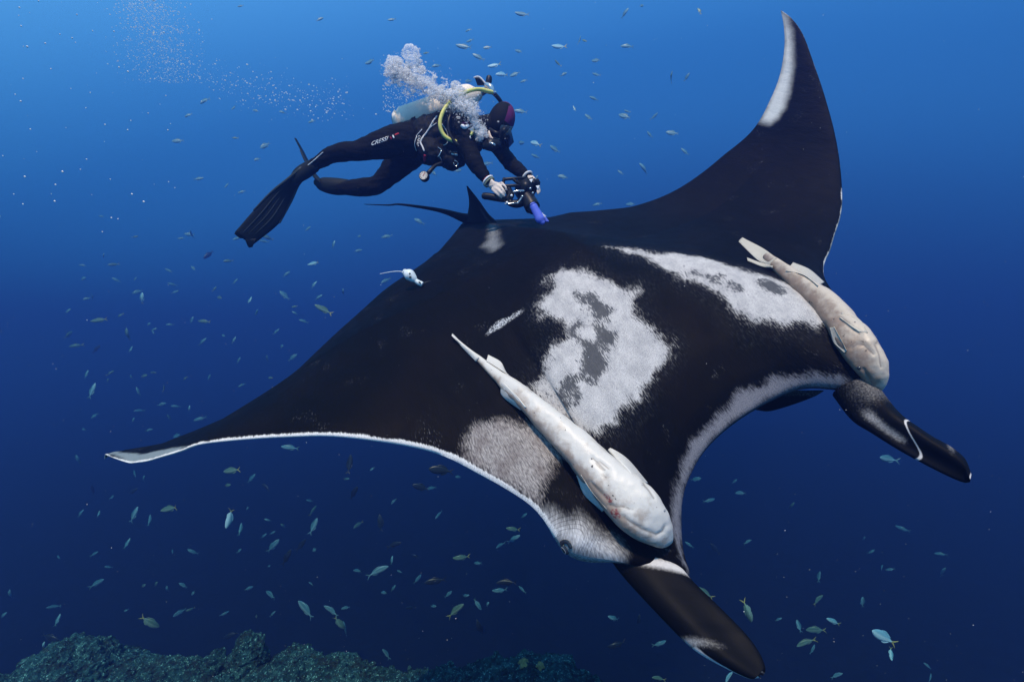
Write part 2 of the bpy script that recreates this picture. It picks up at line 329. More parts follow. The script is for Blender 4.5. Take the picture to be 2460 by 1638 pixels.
WCW=np.array([[0.30124, -0.19912, 0.0], [0.02109, -0.10172, 0.0], [-0.08754, -0.06112, 0.0], [-0.00764, -0.01376, 0.0], [-0.03245, 0.00682, 0.0], [0.19137, 0.13759, 0.0], [-0.10127, -0.02559, 0.0], [-0.13299, -0.11796, 0.0], [0.01105, -0.00849, 0.0], [0.1417, 0.16064, 0.0], [-0.02546, -0.03122, 0.0], [-0.00284, 0.01022, 0.0], [0.00186, 0.02033, 0.0], [-0.04127, -0.23048, 0.0], [0.00072, -0.07426, 0.0], [0.11811, 0.54939, 0.0], [-0.12962, -0.28193, 0.0], [-0.35932, 0.34663, 0.0], [-0.07258, 0.06049, 0.0], [0.12626, -0.08155, 0.0], [0.00713, -0.03881, 0.0], [0.06687, -0.02775, 0.0], [0.0227, 0.00611, 0.0], [0.0025, 0.01178, 0.0], [-0.01736, 0.00931, 0.0], [-0.14899, -0.01031, 0.0], [-0.06102, -0.02847, 0.0], [0.23821, 0.07849, 0.0], [-0.39279, -0.05995, 0.0], [-0.15304, -0.13765, 0.0], [-0.20925, -0.86492, 0.0], [-0.02447, -0.28716, 0.0], [-0.06221, -0.18593, 0.0], [0.00648, -0.04895, 0.0], [0.04582, 0.20192, 0.0], [-0.00337, -0.04069, 0.0], [0.00337, -0.01199, 0.0], [0.00226, -0.04773, 0.0], [-0.00128, 0.15803, 0.0], [-0.01264, 0.09002, 0.0], [-0.01285, -0.05487, 0.0], [0.00752, -0.14449, 0.0], [0.00307, 0.03292, 0.0], [0.1368, -0.18118, 0.0], [0.00214, 0.05488, 0.0], [0.07926, -0.0601, 0.0], [-0.16324, 0.27559, 0.0], [-0.35368, 0.28384, 0.0], [-0.33181, 0.14262, 0.0], [0.29945, -0.2366, 0.0], [0.27526, 0.94574, 0.0], [-0.04415, 0.06868, 0.0], [-0.00873, 0.03828, 0.0], [0.05254, 0.13983, 0.0], [0.01945, 0.06551, 0.0], [0.05285, 0.09205, 0.0], [0.00735, -0.00698, 0.0], [-0.17372, -0.24345, 0.0], [0.02595, 0.03804, 0.0], [0.01388, 0.0186, 0.0], [-0.00084, 0.00459, 0.0], [0.04389, 0.04109, 0.0], [0.11143, 0.128, 0.0], [0.06101, 0.1004, 0.0], [-0.16433, -0.0554, 0.0], [-0.19378, -0.44908, 0.0], [0.07839, 0.11147, 0.0], [0.00721, 0.1402, 0.0], [-0.35197, -1.15995, 0.0], [0.66916, -0.56391, 0.0], [0.04355, -0.09521, 0.0], [-0.25742, -0.02982, 0.0], [0.03004, 0.02845, 0.0], [-0.29922, -0.14756, 0.0], [0.16728, 0.0885, 0.0], [0.1378, 0.12929, 0.0], [-0.03169, -0.03518, 0.0], [-0.4314, -1.41241, 0.0], [-0.38583, 0.92212, 0.0], [-0.02101, -0.39566, 0.0], [-0.02764, 0.31845, 0.0], [0.02198, 0.11594, 0.0], [-0.04143, -0.22731, 0.0], [-0.09557, -0.2843, 0.0], [0.08122, 0.07917, 0.0], [-0.47553, 1.34611, 0.0], [-0.03986, 0.43111, 0.0], [0.07477, -0.04461, 0.0], [-0.14504, 1.38786, 0.0], [-0.12226, -0.33765, 0.0], [0.13182, -0.54349, 0.0], [0.65857, -0.7643, 0.0], [0.08803, 0.03168, 0.0], [0.26737, 0.86596, 0.0], [0.57652, 0.11811, 0.0], [0.24823, -0.06706, 0.0], [0.08096, -0.05379, 0.0], [0.05696, 0.02199, 0.0], [0.1772, 0.12923, 0.0], [0.15479, 0.02785, 0.0], [-0.02809, -0.02238, 0.0], [-0.0118, -0.0257, 0.0], [-0.01685, -0.00925, 0.0]])
def spl(y,ys,xs):
    ys=np.asarray(ys,float);xs=np.asarray(xs,float)
    n=len(ys);h=np.diff(ys);A=np.zeros((n,n));b=np.zeros(n);A[0,0]=A[-1,-1]=1
    for i in range(1,n-1):
        A[i,i-1]=h[i-1];A[i,i]=2*(h[i-1]+h[i]);A[i,i+1]=h[i];b[i]=6*((xs[i+1]-xs[i])/h[i]-(xs[i]-xs[i-1])/h[i-1])
    M=np.linalg.solve(A,b)
    i=np.clip(np.searchsorted(ys,y)-1,0,n-2);t=y-ys[i];hh=h[i]
    return xs[i]+t*((xs[i+1]-xs[i])/hh-hh*(2*M[i]+M[i+1])/6)+t**2*M[i]/2+t**3*(M[i+1]-M[i])/(6*hh)
FRy=[0,.05,.09,.12,.145,.165,.19,.22,.25];FRx=[.385,.388,.40,.425,.465,.492,.490,.476,.450]
def front(u):
    return spl(u,FRy+LEY,FRx+LEX)
def back(u):
    return spl(u,[0,.02]+TEY,[-.625,-.60]+TEX)
def deform(x,y):
    x=np.asarray(x,float);y=np.asarray(y,float);us=np.linspace(0,1,201);out=np.zeros(x.shape+(3,))
    for sgn,w in((1,WF),(-1,WN)):
        th=np.where(us>.2,w[0]*np.clip((us-.2)/.2,0,1)+w[1]*(us-.2)+w[2]*(us-.2)**2,0);h=us[1]
        Y=np.concatenate([[0],np.cumsum(.5*(np.cos(th)[1:]+np.cos(th)[:-1])*h)])
        Z=np.concatenate([[0],np.cumsum(.5*(np.sin(th)[1:]+np.sin(th)[:-1])*h)])
        u=np.abs(y);yy=np.interp(u,us,Y);zz=np.interp(u,us,Z);tt=np.interp(u,us,th)
        uu=np.clip(u-.2,0,None);tw=w[4]*uu;xx=x+w[3]*uu**2
        xr=np.interp(u,LEY,LEX)*.5+np.interp(u,TEY,TEX)*.5;dx=xx-xr
        loc=np.stack([xr+dx*np.cos(tw),sgn*(yy-dx*np.sin(tw)*np.sin(tt)),zz+dx*np.sin(tw)*np.cos(tt)],-1)
        out=np.where(((y>=0)==(sgn>0))[...,None],loc,out)
    out[...,2]+=ARCH[0]*out[...,0]**2+ARCH[1]*out[...,1]*np.clip(x+.1,0,None)*2*np.exp(-(y/.5)**2)
    return out
def tocam(P): return SC*P@RM.T+TV
def warp(x,y,P):
    """smooth correction (cam space) interpolated over rest coordinates"""
    q=np.stack([x,y],-1).reshape(-1,2);o=np.zeros((len(q),3))
    for i in range(0,len(q),4000):
        r=np.sqrt(((q[i:i+4000,None]-WCX[None])**2).sum(-1)+4e-4)
        o[i:i+4000]=r@WCW[:-3]+np.concatenate([np.ones((len(r),1)),q[i:i+4000]],1)@WCW[-3:]
    return P+o.reshape(P.shape)
def mid(x,y): return warp(x,y,tocam(deform(x,y)))
def halfthick(u):
    return np.interp(u,[0,.08,.16,.25,.35,.5,.7,.9,1.],[.105,.100,.085,.062,.040,.024,.013,.006,.0025])
def grid(nu=361,nv=141):
    s=np.linspace(-1,1,nu);y=np.sign(s)*(1-(1-np.abs(s))**1.35)
    y=np.clip(y,-.9985,.9985)
    v=np.linspace(0,1,nv);v=v**1.6*.5+(1-(1-v)**1.3)*.5
    u=np.abs(y);xf=front(u);xb=back(u);xf=np.maximum(xf,xb+.002)
    Y=np.repeat(y[:,None],nv,1);X=xf[:,None]+(xb-xf)[:,None]*v[None]
    return X,Y,v,y
def thick(X,Y,v):
    u=np.abs(Y);ht=halfthick(u)
    # aerofoil-like chord profile, blunt head between the horns
    V=np.broadcast_to(v[None],X.shape)
    prof=2.95*(.2969*np.sqrt(V)-.126*V-.3516*V**2+.2843*V**3-.1015*V**4)*1.7
    prof=np.clip(prof,0,None)/ .88
    hump=np.exp(-((V-.42)/.26)**2)
    head=np.clip(1-u/.24,0,1)**.7
    lip=.018+.0*V
    cen=np.interp(V,[0,.04,.10,.18,.28,.38,.46,.55,.62,.68,.78,.88,1.],[.13,.34,.56,.76,.93,.97,.87,.64,.45,.31,.12,.04,.01])
    up=ht*(prof*(1-head)+head*cen)
    # central ridge towards the dorsal fin
    up=up+.005*np.exp(-(u/.03)**2)*np.clip((V-.45)/.3,0,1)*np.clip((1-V)/.15,0,1)
    # shoulder swell behind each eye
    up=up+.012*np.exp(-((u-.16)/.06)**2)*np.exp(-((X-.22)/.13)**2)
    # eye bulge
    up=up+np.where(Y<0,.020,.004)*np.exp(-((u-.262)/.028)**2)*np.exp(-((X-.405)/.05)**2)
    dn=ht*(prof*.75*(1-head)+head*(.03+.80*np.sin(np.clip(V,0,1)**.8*np.pi)))*np.where(u<.34,np.clip(V/.10,.12,1),1)
    return up*SC,dn*SC
def surfaces(nu=361,nv=141):
    X,Y,v,y=grid(nu,nv);M=mid(X,Y)
    du=np.gradient(M,axis=0);dv=np.gradient(M,axis=1)
    N=np.cross(du,dv);N/=np.linalg.norm(N,axis=-1,keepdims=True)+1e-12
    # orient to dorsal side (towards local +z)
    zc=RM[:,2];N*=np.sign((N@zc).mean())
    up,dn=thick(X,Y,v)
    return X,Y,v,M+N*up[...,None],M-N*dn[...,None],N
POLY={'white':[[(0.0132,-0.0997),(0.0176,-0.0725),(0.0372,-0.0492),(0.0725,-0.028),(0.1159,-0.013),(0.141,-0.0016),(0.149,0.0281),(0.1619,-0.0001),(0.1802,-0.0057),(0.2097,-0.0071),(0.2343,0.0005),(0.2553,0.0098),(0.2635,-0.0013),(0.2704,-0.0296),(0.276,-0.0562),(0.282,-0.0864),(0.2856,-0.1217),(0.2908,-0.1326),(0.2953,-0.1743),(0.2795,-0.1966),(0.2495,-0.2112),(0.2178,-0.2306),(0.1886,-0.2286),(0.1597,-0.1868),(0.1468,-0.1627),(0.1444,-0.1389),(0.1332,-0.1274),(0.1123,-0.124),(0.0909,-0.1431),(0.0681,-0.1458),(0.0531,-0.1382),(0.0447,-0.1105),(0.0447,-0.0947)],[(0.0242,0.0395),(0.0623,0.085),(0.1171,0.1437),(0.1536,0.1629),(0.1751,0.1748),(0.228,0.1918),(0.2446,0.2113),(0.2714,0.2341),(0.3044,0.248),(0.3563,0.2342),(0.4009,0.2025),(0.3836,0.1894),(0.3592,0.1674),(0.3214,0.1341),(0.2914,0.1217),(0.2689,0.1242),(0.2369,0.1216),(0.1793,0.0997),(0.1267,0.0871),(0.0824,0.0778),(0.0507,0.0544)]],'grey':[[(0.0893,-0.0776),(0.113,-0.0495),(0.1392,-0.0443),(0.1549,-0.0402),(0.159,-0.0616),(0.1782,-0.0617),(0.1966,-0.0563),(0.1998,-0.0728),(0.1955,-0.0888),(0.2117,-0.0958),(0.2233,-0.1087),(0.2276,-0.1287),(0.2459,-0.1335),(0.2337,-0.1433),(0.2142,-0.1424),(0.192,-0.1315),(0.16,-0.1271),(0.1423,-0.1381),(0.1297,-0.1217),(0.1351,-0.1055),(0.1485,-0.0968),(0.1472,-0.0797),(0.135,-0.0698),(0.1155,-0.0751)],[(0.2005,-0.1662),(0.2203,-0.1544),(0.2351,-0.169),(0.2332,-0.196),(0.2109,-0.2161),(0.2064,-0.1872)],[(0.2593,0.1992),(0.2712,0.2186),(0.3198,0.2132),(0.3186,0.1974),(0.2922,0.1906)],[(0.2262,0.145),(0.2527,0.1553),(0.2855,0.1576),(0.2525,0.1435)],[(0.1608,0.1141),(0.2075,0.1358),(0.2369,0.1401),(0.1949,0.1218)]],'island':[[(0.149,-0.115),(0.1523,-0.0853),(0.1733,-0.0821),(0.1835,-0.0983),(0.1618,-0.1148)]],'pale':[[(0.2318,-0.3572),(0.2099,-0.3421),(0.2081,-0.3215),(0.2143,-0.2922),(0.2286,-0.2757),(0.2419,-0.2534),(0.2687,-0.2464),(0.2974,-0.2487),(0.309,-0.271),(0.3205,-0.2884),(0.3446,-0.307),(0.3242,-0.3227),(0.288,-0.3441),(0.2649,-0.3572)]],'eye':[[(0.3636,-0.3012),(0.3818,-0.2832),(0.3813,-0.2641),(0.4219,-0.2445),(0.45,-0.2444),(0.4558,-0.2446),(0.445,-0.2532),(0.4312,-0.2629),(0.4112,-0.2755),(0.3971,-0.2833)]],'lip':[[(0.4933,-0.1694),(0.4718,-0.1663),(0.4457,-0.149),(0.4182,-0.1338),(0.4003,-0.1171),(0.3827,-0.0807),(0.3707,-0.0464),(0.3695,-0.0059),(0.3658,0.0508),(0.38,0.0917),(0.4064,0.1203),(0.4352,0.1378),(0.4637,0.1521),(0.4934,0.1695),(0.4743,0.1519),(0.4507,0.1375),(0.4324,0.1263),(0.416,0.1129),(0.4021,0.0944),(0.3899,0.0624),(0.385,0.0178),(0.3848,-0.02),(0.3877,-0.0514),(0.3947,-0.0797),(0.4024,-0.0955),(0.4271,-0.1221),(0.4479,-0.139),(0.473,-0.161)]],'tip_shade':[[(-0.2058,-0.9731),(-0.1952,-0.9651),(-0.2155,-0.9663),(-0.173,-0.9313),(-0.077,-0.8136),(0.0169,-0.732),(-0.006,-0.767),(-0.0564,-0.8269),(-0.1038,-0.8794)]],'tipw':[[(-0.2434,0.9985),(-0.2283,0.9825),(-0.2022,0.9502),(-0.1754,0.908),(-0.1488,0.8632),(-0.1351,0.8205),(-0.1246,0.7807),(-0.1271,0.7498),(-0.1383,0.7323),(-0.1664,0.7348),(-0.1666,0.7866),(-0.1734,0.8426),(-0.1866,0.8861),(-0.2043,0.9257),(-0.2299,0.9742)]],'stripe':[[(-0.4456,-0.0059),(-0.4114,-0.0044),(-0.3005,-0.0567),(-0.2234,-0.0849),(-0.2112,-0.1106),(-0.2931,-0.1002),(-0.3285,-0.0686)]],'scar':[[(0.0392,-0.1643),(0.0467,-0.1664),(0.0478,-0.2064),(0.0508,-0.2458),(0.0462,-0.2447),(0.0342,-0.2068)]],'ridge':[[(-0.4006,0.0092),(-0.2811,-0.0027),(-0.168,-0.0077),(-0.0914,-0.0022),(-0.1548,-0.0156),(-0.3003,-0.014)]]}
# ------------------------------------------------------------------ manta ray
def poly_sd(px, py, poly):
    """signed distance to a polygon, positive inside"""
    P = np.array(poly, float); Q = np.roll(P, -1, 0); best = np.full(px.shape, 9.0); inside = np.zeros(px.shape, bool)
    for (x0, y0), (x1, y1) in zip(P, Q):
        ex, ey = x1 - x0, y1 - y0; t = np.clip(((px - x0) * ex + (py - y0) * ey) / (ex * ex + ey * ey + 1e-12), 0, 1)
        best = np.minimum(best, (px - x0 - t * ex) ** 2 + (py - y0 - t * ey) ** 2)
        c = ((y0 > py) != (y1 > py)) & (px < (x1 - x0) * (py - y0) / ((y1 - y0) if y1 != y0 else 1e-12) + x0); inside ^= c
    return np.where(inside, 1, -1) * np.sqrt(best)
def sd_union(x, y, key): return np.max([poly_sd(x, y, p) for p in POLY[key]], 0)
def manta_skin():
    s = NT('manta_skin'); rest = s.attr('rest', 'Vector')
    streak = s.noise(rest, 1.0, 3, .6, (130, 520, 10)); fine = s.noise(rest, 1.0, 2, .7, (600, 1100, 10)); blot = s.noise(rest, 1.0, 5, .6, (26, 34, 5)); big = s.noise(rest, 1.0, 3, .5, (6, 6, 5))
    jag = s.math('ADD', s.math('MULTIPLY', s.math('SUBTRACT', streak, .5), .030), s.math('MULTIPLY', s.math('SUBTRACT', blot, .5), .034))
    mot = s.step(s.noise(rest, 1.0, 6, .65, (34, 44, 5)), .36, .64)
    def mask(name, soft, j=1.0): return s.step(s.math('ADD', s.attr(name), s.math('MULTIPLY', jag, j)), -soft, soft)
    speck = s.step(fine, .30, .58); sp2 = s.step(streak, .24, .72)
    black = s.mix(s.step(big, .35, .7), (.0010, .0012, .0016), (.0030, .0022, .0022))
    rake = s.math('MULTIPLY', s.step(s.noise(rest, 1.0, 2, .5, (16, 16, 9)), .60, .70), s.step(s.noise(rest, 1.0, 1, .5, (170, 640, 9)), .60, .72)); black = s.mix(rake, black, (.075, .075, .08))
    black = s.mix(s.step(s.noise(rest, 1.0, 1, .4, (330, 330, 9)), .80, .84), black, (.16, .16, .17))
    whitec = s.mix(sp2, (.40, .39, .38), (.78, .755, .725)); whitec = s.mix(s.math('SUBTRACT', 1.0, speck), whitec, (.24, .24, .24))
    palec = s.mix(sp2, (.10, .088, .082), (.42, .39, .37)); palec = s.mix(s.step(blot, .40, .66), palec, s.mix(.55, palec, (.10, .075, .07)))
    greyc = s.mix(fine, (.014, .016, .019), (.034, .037, .042))
    whitec = s.mix(s.math('MULTIPLY', s.math('SUBTRACT', 1.0, mot), .38), whitec, (.20, .205, .215)); feather = s.math('MULTIPLY', mask('white', .009, 1.5), s.math('ADD', .62, s.math('MULTIPLY', .38, mask('white', .004)))); col = s.mix(feather, black, whitec)
    g2 = s.math('MULTIPLY', s.step(s.math('ADD', s.attr('grey'), s.math('MULTIPLY', jag, 2.0)), -.004, .005), mask('white', .006)); col = s.mix(s.math('MULTIPLY', g2, .88), col, greyc)
    col = s.mix(mask('island', .005), col, whitec)
    halo = s.math('MULTIPLY', s.step(s.math('ADD', s.attr('halo'), s.math('MULTIPLY', jag, 1.6)), -.045, .015), .55); col = s.mix(s.math('MULTIPLY', halo, s.step(streak, .45, .75)), col, (.07, .075, .08))
    col = s.mix(s.math('MULTIPLY', mask('pale', .010), .9), col, palec)
    col = s.mix(s.step(s.math('ADD', s.attr('eye'), s.math('MULTIPLY', jag, .6)), -.020, .018), col, s.mix(s.math('MULTIPLY', s.step(s.math('SINE', s.math('MULTIPLY', s.math('ADD', s.attr('eyed'), s.math('MULTIPLY', s.math('SUBTRACT', big, .5), .05)), 1250.0)), .62, 1.0), s.math('MULTIPLY', .55, s.math('MULTIPLY', s.step(s.attr('eyed'), .060, .034), s.step(s.attr('eyed'), .014, .020)))), s.mix(sp2, (.42, .41, .41), (.68, .67, .66)), (.14, .13, .13)))
    col = s.mix(s.math('MULTIPLY', s.step(s.math('ADD', s.attr('lip'), s.math('MULTIPLY', jag, .8)), -.008, .006), .95), col, s.mix(speck, (.085, .085, .10), (.20, .20, .225)))
    col = s.mix(mask('tip_shade', .004, .25), col, s.mix(speck, (.12, .15, .16), (.22, .26, .27)))  # near wing tip: shade on the pale underside painted in as blue-grey
    col = s.mix(mask('edge', .0016, .26), col, s.mix(speck, (.42, .41, .39), (.78, .77, .74)))
    col = s.mix(mask('tipw', .013, .35), col, s.mix(speck, (.45, .45, .43), (.72, .72, .68)))
    col = s.mix(s.math('MULTIPLY', s.step(s.math('ADD', s.attr('stripe'), s.math('MULTIPLY', jag, .5)), -.016, .014), .55), col, s.mix(sp2, (.10, .11, .12), (.42, .44, .46)))
    scar = s.math('MULTIPLY', mask('scar', .003, .5), s.step(s.noise(rest, 1.0, 2, .5, (420, 420, 9)), .44, .56)); col = s.mix(scar, col, (.55, .57, .6))
    vent = s.mix(s.step(s.noise(rest, 1.0, 4, .6, (9, 9, 5)), .35, .7), (.62, .62, .60), (.34, .35, .36))
    col = s.mix(s.step(s.attr('belly'), .4, .6), col, vent)
    s.bump(s.math('ADD', s.math('ADD', s.math('MULTIPLY', fine, .35), s.math('MULTIPLY', streak, .5)), s.math('MULTIPLY', s.noise(rest, 1.0, 4, .6, (22, 60, 5)), 2.2)), .45, .004)
    return s.done(col, s.mix(blot, (.50, .50, .50), (.78, .78, .78)), .06)
M_manta = manta_skin()
NU, NV = 421, 151
X, Y, v, U, D, N = surfaces(NU, NV)
Uw, Dw = c2w(U), c2w(D)
k = NU * NV; idx = np.arange(k).reshape(NU, NV)
a, b, c_, d_ = idx[:-1, :-1].ravel(), idx[1:, :-1].ravel(), idx[1:, 1:].ravel(), idx[:-1, 1:].ravel()
MF = list(zip(a, d_, c_, b)) + list(zip(a + k, b + k, c_ + k, d_ + k))
for j, fl in ((0, 0), (NV - 1, 1)):
    p, q = idx[:-1, j], idx[1:, j]; MF += list(zip(p, q, q + k, p + k)) if not fl else list(zip(p, p + k, q + k, q))
for i, fl in ((0, 1), (NU - 1, 0)):
    p, q = idx[i, :-1], idx[i, 1:]; MF += list(zip(p, q, q + k, p + k)) if not fl else list(zip(p, p + k, q + k, q))
xr, yr = X.ravel(), Y.ravel(); att = {}
for key in ('white', 'grey', 'island', 'pale', 'eye', 'lip', 'tipw', 'tip_shade', 'stripe', 'scar'):
    sd = sd_union(xr, yr, key); att[key] = np.concatenate([sd, np.full(k, -1.0)])
for key in att:     # the blunt front face carries the colour of the top
    q_ = att[key].reshape(2, NU, NV); q_[1, :, 0] = q_[0, :, 0]
att['halo'] = att['white'].copy(); att['eyed'] = np.tile(np.hypot(xr - .402, yr + .281), 2)
chord = (front(np.abs(Y)) - X); au = np.abs(Y)
wid = np.interp(au, [.28, .34, .40, .5, .7, .85, .93, 1.0], [.003, .0065, .0055, .0042, .0036, .0036, .0015, .001]) * np.where(Y < 0, 1, np.where(au < .62, .3, -.5))
edge = np.where(au > .285, wid - chord, -1.0)
under = np.where(au > .285, np.interp(au, [.28, .5, .8, 1.], [.012, .007, .004, .001]) * np.where(Y < 0, 1, .1) - chord, -1.0)
att['edge'] = np.concatenate([edge.ravel(), under.ravel()])
att['belly'] = np.concatenate([np.zeros(k), np.where((chord.ravel() > .004), 1.0, 0.0)])
att['rest'] = np.concatenate([np.stack([xr, yr, 0 * xr], -1), np.stack([xr, yr, 0 * xr + 1], -1)])
manta = empty('manta_ray', tuple(c2w(mid(np.array([0.]), np.array([0.])))[0]), 'giant black and white manta ray gliding toward the camera', 'manta ray')
mbody = mk('body', np.concatenate([Uw.reshape(-1, 3), Dw.reshape(-1, 3)]), MF, M_manta, manta, attrs=att)
MB = bvh_of([mbody])
def skin_plain(name, base, light):
    s = NT(name); p = s.attr('pale'); tcn = s.n('TexCoord').outputs['Object']
    n1 = s.noise(tcn, 180, 3, .7); n2 = s.noise(tcn, 45, 4, .6)
    f = s.step(s.math('ADD', p, s.math('MULTIPLY', s.math('SUBTRACT', n1, .5), .5)), .15, .95); col = s.mix(f, s.mix(n2, tuple(.7 * q for q in base), tuple(1.4 * q for q in base)), s.mix(n1, tuple(.65 * q for q in light), light))
    s.bump(n1, .3, .002); return s.done(col, .6, .10)
M_fin = skin_plain('manta_fin_skin', (.0022, .002, .0024), (.66, .63, .61))
def G(s, s0, w): return np.exp(-((s - s0) / w) ** 2)
# near cephalic fin (two edge lines, root to tip)
Aedge = [(1462, 1338, 1.60), (1497, 1384, 1.55), (1554, 1447, 1.48), (1610, 1506, 1.42), (1646, 1542, 1.38), (1681, 1570, 1.35), (1740, 1603, 1.32), (1800, 1627, 1.30), (1828, 1627, 1.288)]
Bedge = [(1640, 1372, 1.53), (1668, 1402, 1.49), (1720, 1450, 1.43), (1765, 1494, 1.38), (1795, 1526, 1.345), (1815, 1552, 1.325), (1830, 1578, 1.31), (1839, 1604, 1.295), (1833, 1623, 1.287)]
V, F, S, Cc = blade([at(*q) for q in Aedge], [at(*q) for q in Bedge], [.075, .042, .028, .020, .014, .007], 140, 60, camber=.022, nrm=(0, -1, .3), fold=.012)
rim = np.clip(1.2 - Cc / (.07 + .16 * np.clip((S - .78) / .2, 0, 1)), 0, 1) * np.clip((S - .56) / .05, 0, 1) * 1.6
tip = .9 * G(S, .955, .022) * G(Cc, .72, .25)
root = 1.15 * np.clip(1 - np.abs(S - .03 - .02 * Cc) / .075, 0, 1) * np.clip(Cc * 2.2, 0, 1)
smear = .62 * G(S, .52 + .14 * Cc, .065) * np.clip(1 - Cc * 1.35, 0, 1)
mk('cephalic_fin', V, F, M_fin, manta, attrs={'pale': np.clip(rim + tip + root + smear, 0, 1.3)})
# far cephalic fin
Aedge = [(2000, 948, 1.62), (2044, 1006, 1.56), (2093, 1039, 1.50), (2148, 1074, 1.45), (2206, 1107, 1.41), (2274, 1142, 1.37), (2313, 1158, 1.35), (2330, 1158, 1.34)]
Bedge = [(2098, 915, 1.58), (2142, 972, 1.52), (2172, 1003, 1.47), (2205, 1026, 1.44), (2240, 1048, 1.41), (2282, 1071, 1.38), (2318, 1101, 1.355), (2334, 1140, 1.34)]
V, F, S, Cc = blade([at(*q) for q in Aedge], [at(*q) for q in Bedge], [.090, .050, .030, .020, .014, .007], 140, 60, camber=.020, nrm=(0, -1, .3), fold=-.014)
line = 1.5 * np.clip(1 - np.abs(S - (.56 - .20 * Cc + .05 * np.sin(Cc * 6))) / .013, 0, 1)
smear = .50 * G(Cc, .30, .16) * np.clip((S - .12) / .1, 0, 1) * np.clip((.50 - S) / .08, 0, 1) + .36 * G(S, .05, .14) * np.clip(.35 + Cc, 0, 1)
tipw = 1.4 * np.clip((S - .975) / .015, 0, 1) * np.clip((Cc - .35) * 4, 0, 1); sm2 = .45 * G(S, .72, .05) * np.clip(Cc * 2 - 1, 0, 1)
mk('cephalic_fin', V, F, M_fin, manta, attrs={'pale': np.clip(line + smear + tipw + sm2, 0, 1.3)})
# lower jaw: pale-rimmed shelf under the upper lip
yy = np.linspace(-.150, .150, 61); xf = front(np.abs(yy))
lip = mid(xf - .004, yy); inn = mid(xf - .10, yy); dirn = RM @ np.array([0, 0, -1.0])
drop = (.040 + .060 * np.exp(-((yy - .10) / .05) ** 2))[:, None]
J0 = c2w(lip + dirn * drop * 1.0 + (inn - lip) * .34); J1 = c2w(inn + dirn * .30)
V, F, S, Cc = blade(J0, J1, .03, 61, 10)
mk('lower_jaw', V, F, M_fin, manta, attrs={'pale': np.where(Cc < .12, .25, 0)})
# dorsal fin and tail
A_ = [(1119, 536, 3.47), (1126, 505, 3.46), (1127, 480, 3.45), (1121, 447, 3.44)]
B_ = [(1214, 549, 3.28), (1178, 520, 3.33), (1152, 484, 3.38), (1123, 447, 3.43)]
V, F, S, Cc = blade([at(*q) for q in A_], [at(*q) for q in B_], [.11, .06, .03, .008], 40, 18)
stripe = .26 * G(Cc, .86 - .08 * S, .13) * np.clip((.72 - S) / .25, 0, 1)
mk('dorsal_fin', V, F, M_fin, manta, attrs={'pale': stripe})
tp = [(1150, 532, 3.44), (1112, 523, 3.47), (1077, 511, 3.52), (1044, 503, 3.58), (993, 495, 3.68), (956, 491, 3.76), (932, 493, 3.82), (876, 491, 3.95)]
V, F = tube([at(*q) for q in tp], [.055, .034, .021, .015, .011, .008, .006, .003], 10)
mk('tail', V, F, M_fin, manta, attrs={'pale': np.zeros(len(V))})
M_eye = NT('manta_eye').done((.02, .022, .026), .12, .6); M_eye2 = NT('manta_iris').done((.20, .22, .24), .2, .5)
h = hit(MB, 1357, 1318); lc, nn, _, _ = MB.find_nearest(h); nn = nn if nn.dot(h) < 0 else -nn
er = axes(np.array(nn), tuple(at(1362, 1334, h.y) - at(1350, 1306, h.y)))
V, F = ellipsoid(h, (.010, .0125, .021), rot=er); eo = mk('eye', V, F, M_eye, manta)
a = np.linspace(0, 2 * np.pi, 25); c0 = np.array(h) + er[:, 0] * .0085
V, F = tube([c0 + er[:, 1] * .0072 * math.cos(t) + er[:, 2] * .0125 * math.sin(t) - er[:, 0] * .001 for t in a], .0014, 6, 48, caps=False); mk('iris_ring', V, F, M_eye2, eo)
lid = [hit(MB, x, y, .002) for x, y in ((1349, 1304), (1357, 1300), (1366, 1303), (1371, 1312))]
V, F = tube([q for q in lid if q is not None], .0075, 8, 20, flat=.5); mk('eyelid', V, F, M_eye, eo)
fe = c2w(mid(np.array([.405]), np.array([.276])))[0]
V, F = ellipsoid(fe, (.021, .030, .021)); mk('eye', V, F, M_eye, manta)
# ------------------------------------------------------------------ remoras
def remora_mat(name, belly, side, edge):
    s = NT(name); tcn = s.n('TexCoord').outputs['Object']; a = s.attr('ang'); t = s.attr('along'); n1 = s.noise(tcn, 16, 6, .65); n2 = s.noise(tcn, 120, 3, .6)
    f = s.step(s.math('ADD', a, s.math('MULTIPLY', s.math('SUBTRACT', n1, .5), 1.5)), .16, .74)
    col = s.mix(f, belly, side); col = s.mix(s.math('MULTIPLY', s.step(n1, .52, .72), .45), col, edge)  # brown flank colour, with one-sided shading painted into it
    col = s.mix(s.step(s.noise(tcn, 65, 2, .5), .715, .745), col, (.035, .03, .03))
    col = s.mix(s.math('MULTIPLY', s.step(s.attr('wound'), .25, .8), s.step(n2, .35, .6)), col, (.22, .045, .04))
    crease = s.step(s.attr('crease'), .4, .9); col = s.mix(s.math('MULTIPLY', crease, .55), col, (.16, .13, .11))
    s.bump(s.math('ADD', s.math('MULTIPLY', n1, .5), s.math('MULTIPLY', n2, .25)), .35, .006); return s.done(col, .42, .35)
def fin_mat(name, a, b):
    s = NT(name); sv = s.attr('ray'); w = s.math('SINE', s.math('MULTIPLY', sv, 70.0)); n = s.noise(scale=40); col = s.mix(s.step(w, .2, .95), a, b); col = s.mix(s.math('MULTIPLY', n, .4), col, b)
    s.bump(w, .4, .002); return s.done(col, .5, .3)
M_rem1 = remora_mat('remora_white_skin', (.60, .575, .52), (.29, .225, .175), (.42, .365, .30)); M_rem2 = remora_mat('remora_tan_skin', (.50, .43, .34), (.24, .17, .12), (.30, .23, .17))
